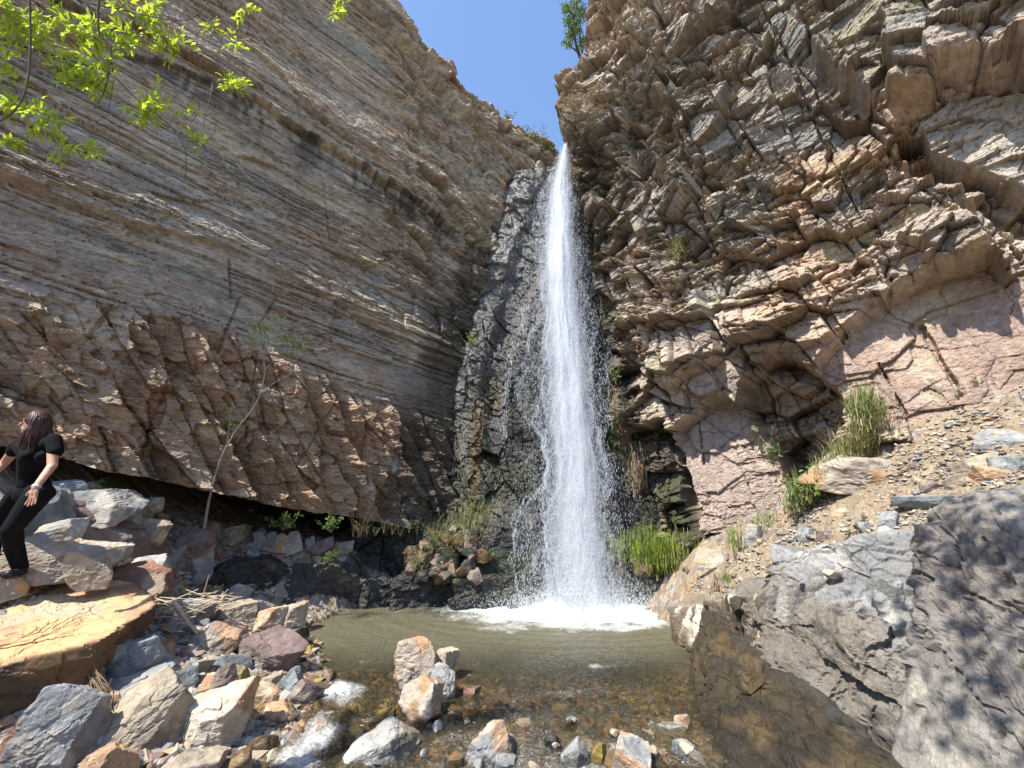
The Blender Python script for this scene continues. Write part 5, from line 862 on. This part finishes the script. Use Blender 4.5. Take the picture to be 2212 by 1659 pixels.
def roots(x0, y0, x1, y1, n, spread, t, label):
    e = at(x0, y0, t); b = []
    for k in range(n):
        sx = rs.normal(0, spread * .35); ex = rs.normal(0, spread)
        b.append([(at(x0 + sx, y0 + rs.normal(0, 10), t) - e, .004), (at((x0 + x1) / 2 + (sx + ex) / 2 + rs.normal(0, 8), (y0 + y1) / 2 + rs.normal(0, 8), t - .1) - e, .0035), (at(x1 + ex, y1 + rs.normal(0, 14), t - .15) - e, .0015)])
    o = tubes('root_tangle', b, M_root, None, 4, label=label, cat='roots'); o.location = e
roots(235, 1500, 200, 1650, 40, 20, 3.15, 'tangle of dry roots hanging beside the standing blue-grey slab')
roots(385, 1540, 345, 1650, 44, 18, 3.35, 'pale root bundle between the brownish and the cream boulders')
roots(190, 1440, 240, 1530, 16, 20, 3.5, 'few dry rootlets over the cream pointed rock')
roots(1548, 1250, 1555, 1330, 26, 12, 5.2, 'brown rootlets trailing down the streaked ledge')
# ---------------------------------------------------------------- person
TP = 4.2
M_skin = simple('skin', (.50,.28,.19), .55); M_shirt = simple('black_cloth', (.006,.006,.007), .9, 0, .15); M_trou = simple('black_trousers', (.007,.007,.009), .85, 0, .15); M_hair = simple('hair', (.055,.022,.014), .42); M_shoe = simple('black_shoe', (.012,.012,.013), .5); M_metal = simple('steel', (.45,.45,.45), .3)
pr = root('person', at(25, 1246, TP), 'person in black short-sleeved shirt and black trousers stepping over rocks, long reddish brown hair', 'person')
def px3(x, y, dt=0.): return Vector(at(x, y, TP + dt))
def blob_(bm, a, ra, b, rb, sq=1.0):
    """a tapered capsule from a to b"""
    d = b - a; L_ = max(d.length, 1e-4); q = d.to_track_quat('Z', 'Y').to_matrix(); n = 14; rings = []
    prof = [(-ra * math.cos(k * math.pi / 8), ra * math.sin(k * math.pi / 8)) for k in range(0, 5)] + [(L_ + rb * math.sin(k * math.pi / 8), rb * math.cos(k * math.pi / 8)) for k in range(0, 5)]
    for (h, r) in prof: rings.append([bm.verts.new(a + q @ Vector((max(r, 1e-4) * math.cos(j * 2 * math.pi / n), max(r, 1e-4) * sq * math.sin(j * 2 * math.pi / n), h))) for j in range(n)])
    for k in range(len(rings) - 1):
        for j in range(n): bm.faces.new([rings[k][j], rings[k][(j + 1) % n], rings[k + 1][(j + 1) % n], rings[k + 1][j]])
    bm.faces.new(rings[0][::-1]); bm.faces.new(rings[-1])
def fused(name, parts, vox, mat, parent, smooth=6, ell=()):
    bm = bmesh.new()
    for s in parts: blob_(bm, *s)
    for c, rad_, rot in ell:
        r = bmesh.ops.create_uvsphere(bm, u_segments=20, v_segments=14, radius=1); M = Matrix.Translation(c) @ rot.to_4x4() @ Matrix.Diagonal((*rad_, 1)); bmesh.ops.transform(bm, matrix=M, verts=r['verts'])
    me = bpy.data.meshes.new(name); bm.to_mesh(me); bm.free(); me.materials.append(mat); o = child(name, me, parent)
    m = o.modifiers.new('fuse', 'REMESH'); m.mode = 'VOXEL'; m.voxel_size = vox; m.use_smooth_shade = True; s = o.modifiers.new('soft', 'SMOOTH'); s.iterations = smooth; s.factor = .5; return o
I3 = Matrix.Identity(3); HC = px3(78, 912, -.02); turn = Matrix.Rotation(rad(62), 3, 'Z')   # the face looks to the left of the picture
fwd = Vector((-.88, -.42, -.10)).normalized(); side = Vector((0.42, -.88, 0)).normalized(); upv = Vector((-.12, 0, 1)).normalized()
sh_r, sh_l = px3(116, 950, -.10), px3(40, 962, .10); neck = px3(76, 942, .0); chest = px3(76, 985, 0); waist = px3(72, 1030, 0.02); hip_r, hip_l = px3(84, 1066, -.06), px3(48, 1064, .08)
el_r, wr_r = px3(113, 1006, -.22), px3(76, 1054, -.42); el_l, wr_l = px3(10, 1000, .12), px3(-22, 1032, .0)
parts = [(neck, .052, HC - upv * .05, .055), (chest, .11, neck, .06), (chest, .11, waist, .10), (sh_r, .05, el_r, .038), (el_r, .038, wr_r, .026), (sh_l, .05, el_l, .038), (el_l, .038, wr_l, .026), (sh_r, .05, chest, .08), (sh_l, .05, chest, .08), (waist, .10, (hip_r + hip_l) / 2, .11)]
def hand(wr, tipdir, across, sgn):
    L_ = tipdir.normalized(); A = across.normalized(); out = [(wr, .024, wr + L_ * .05, .022), (wr + L_ * .03 + A * .02, .017, wr + L_ * .085 + A * .028, .013), (wr + L_ * .03 - A * .02, .017, wr + L_ * .085 - A * .028, .013), (wr + L_ * .04, .018, wr + L_ * .085, .014)]
    nrm = L_.cross(A).normalized() * sgn
    for k, (o_, l_) in enumerate([(-.033, .060), (-.011, .072), (.012, .078), (.035, .068)]):
        b0 = wr + L_ * .085 + A * o_; d1 = (L_ + A * o_ * 9).normalized(); m1 = b0 + d1 * l_ * .5; m2 = m1 + (d1 + nrm * .25).normalized() * l_ * .5; out += [(b0, .0095, m1, .0088), (m1, .0088, m2, .0072)]
    tb_ = wr + L_ * .025 + A * .028; t1 = tb_ + (L_ * .5 + A * .9).normalized() * .04; out += [(tb_, .013, t1, .0105), (t1, .0105, t1 + (L_ * .8 + A * .5).normalized() * .03, .008)]
    return out
parts += hand(wr_r, px3(66, 1096, -.46) - wr_r, px3(50, 1080, -.42) - px3(84, 1080, -.44), -1) + hand(wr_l, px3(-50, 1050, 0) - wr_l, px3(-40, 1030, 0) - px3(-40, 1060, 0), 1)
ell = [(HC, (.075, .095, .115), Matrix((side, fwd, upv)).transposed()), (HC + fwd * .04 - upv * .06, (.048, .055, .055), Matrix((side, fwd, upv)).transposed())]
parts += [(HC + fwd * .092 + upv * .015, .009, HC + fwd * .112 - upv * .022, .013), (HC + fwd * .088 - upv * .052 - side * .018, .009, HC + fwd * .088 - upv * .052 + side * .018, .009), (HC + fwd * .086 - upv * .064 - side * .014, .009, HC + fwd * .086 - upv * .064 + side * .014, .009), (HC + fwd * .07 - upv * .095, .022, HC + fwd * .072 - upv * .09, .02),
 (HC + side * .074 + upv * .005, .014, HC + side * .076 - upv * .028, .009), (HC - side * .074 + upv * .005, .014, HC - side * .076 - upv * .028, .009)]
fused('body', parts, .006, M_skin, pr, 2, ell)
fused('shirt', [(px3(78, 956, 0), .085, chest, .125), (chest, .128, waist, .115), (waist, .115, px3(72, 1046, .02), .122), (sh_r, .062, chest + Vector((.02, 0, .03)), .10), (sh_l, .062, chest, .10), (sh_r, .066, px3(120, 975, -.15), .062), (sh_l, .066, px3(30, 975, .10), .060), (px3(58, 985, -.10), .05, px3(62, 990, -.08), .05), (px3(90, 985, -.13), .05, px3(88, 990, -.1), .05)], .009, M_shirt, pr, 3)
kn_r, an_r = px3(26, 1142, -.20), px3(44, 1226, -.10); kn_l, an_l = px3(-14, 1140, .12), px3(-22, 1232, .12)
fused('trousers', [(px3(76, 1052, .02), .120, (hip_r + hip_l) / 2, .13), (hip_r, .115, kn_r, .078), (kn_r, .078, px3(30, 1180, -.12), .072), (px3(30, 1180, -.12), .074, an_r, .060), (hip_l, .11, kn_l, .076), (kn_l, .076, an_l, .058), (px3(100, 1066, .02), .075, hip_r, .10)], .009, M_trou, pr, 3)
for nm, an, toe in (('shoe', an_r, px3(8, 1240, -.22)), ('shoe', an_l, px3(-60, 1244, .05))):
    base = Vector((an.x, an.y, toe.z)); fused(nm, [(base + Vector((.03, 0, .0)), .042, toe + Vector((.05, 0, -.004)), .042), (toe + Vector((.05, 0, 0)), .042, toe, .032), (an, .045, base + Vector((.01, 0, .01)), .042)], .006, M_shoe, pr, 3)
# hair: a cap and long wet strands
hp = []
for k in range(190):
    a = rs.uniform(-2.5, 2.5); el = rs.uniform(.05, 1.35); d = (-fwd * math.cos(a) + side * math.sin(a)) * math.cos(el) + upv * math.sin(el); ca = math.cos(a)
    if ca < .05: continue
    p0 = HC + d * .106; o_ = (-fwd * math.cos(a) * .10 + side * math.sin(a) * .105) * 1.05; ln = rs.uniform(.13, .27); lean = fwd * (.03 if side.dot(d) > 0 else .01)
    hp.append([(HC + upv * .118 + (d * .02), .006), (np.array(p0), .010), (np.array(HC + o_ * 1.05 - upv * .06 + lean * .3), .010), (np.array(HC + o_ * 1.1 - upv * (.06 + ln * .5) + lean + Vector(rs.normal(0, .008, 3))), .009), (np.array(HC + o_ * 1.05 - upv * (.06 + ln) + lean * 1.6 + Vector(rs.normal(0, .015, 3))), .002)])
hp = [[(np.array(p), r) for p, r in s] for s in hp]
hr = tubes('hair', hp, M_hair, pr, 5)
fused('hair_cap', [], .008, M_hair, pr, 3, [(HC - fwd * .012 + upv * .016, (.086, .100, .116), Matrix((side, fwd, upv)).transposed())]).name = 'hair'
gl = fused('sunglasses', [(HC + fwd * .094 + upv * .018 - side * .045, .011, HC + fwd * .094 + upv * .018 - side * .012, .013), (HC + fwd * .094 + upv * .018 + side * .045, .011, HC + fwd * .094 + upv * .018 + side * .012, .013), (HC + fwd * .094 + upv * .022 - side * .012, .004, HC + fwd * .094 + upv * .022 + side * .012, .004), (HC + fwd * .085 + upv * .022 + side * .06, .005, HC + side * .082 + upv * .02, .004)], .003, M_shoe, pr, 1)
wd = (wr_r - el_r).normalized(); wc = wr_r - wd * .012
wt = child('wristwatch', mesh('wristwatch', *[(lambda th, q: ([tuple(wc + q @ Vector((.034 * math.cos(a), .030 * math.sin(a), h))) for h in (-.011, .011) for a in th], [(i, (i + 1) % 16, 16 + (i + 1) % 16, 16 + i) for i in range(16)]))(np.linspace(0, 6.28318, 16, endpoint=False), wd.to_track_quat('Z', 'Y').to_matrix())][0], None, False, [M_metal]), pr)
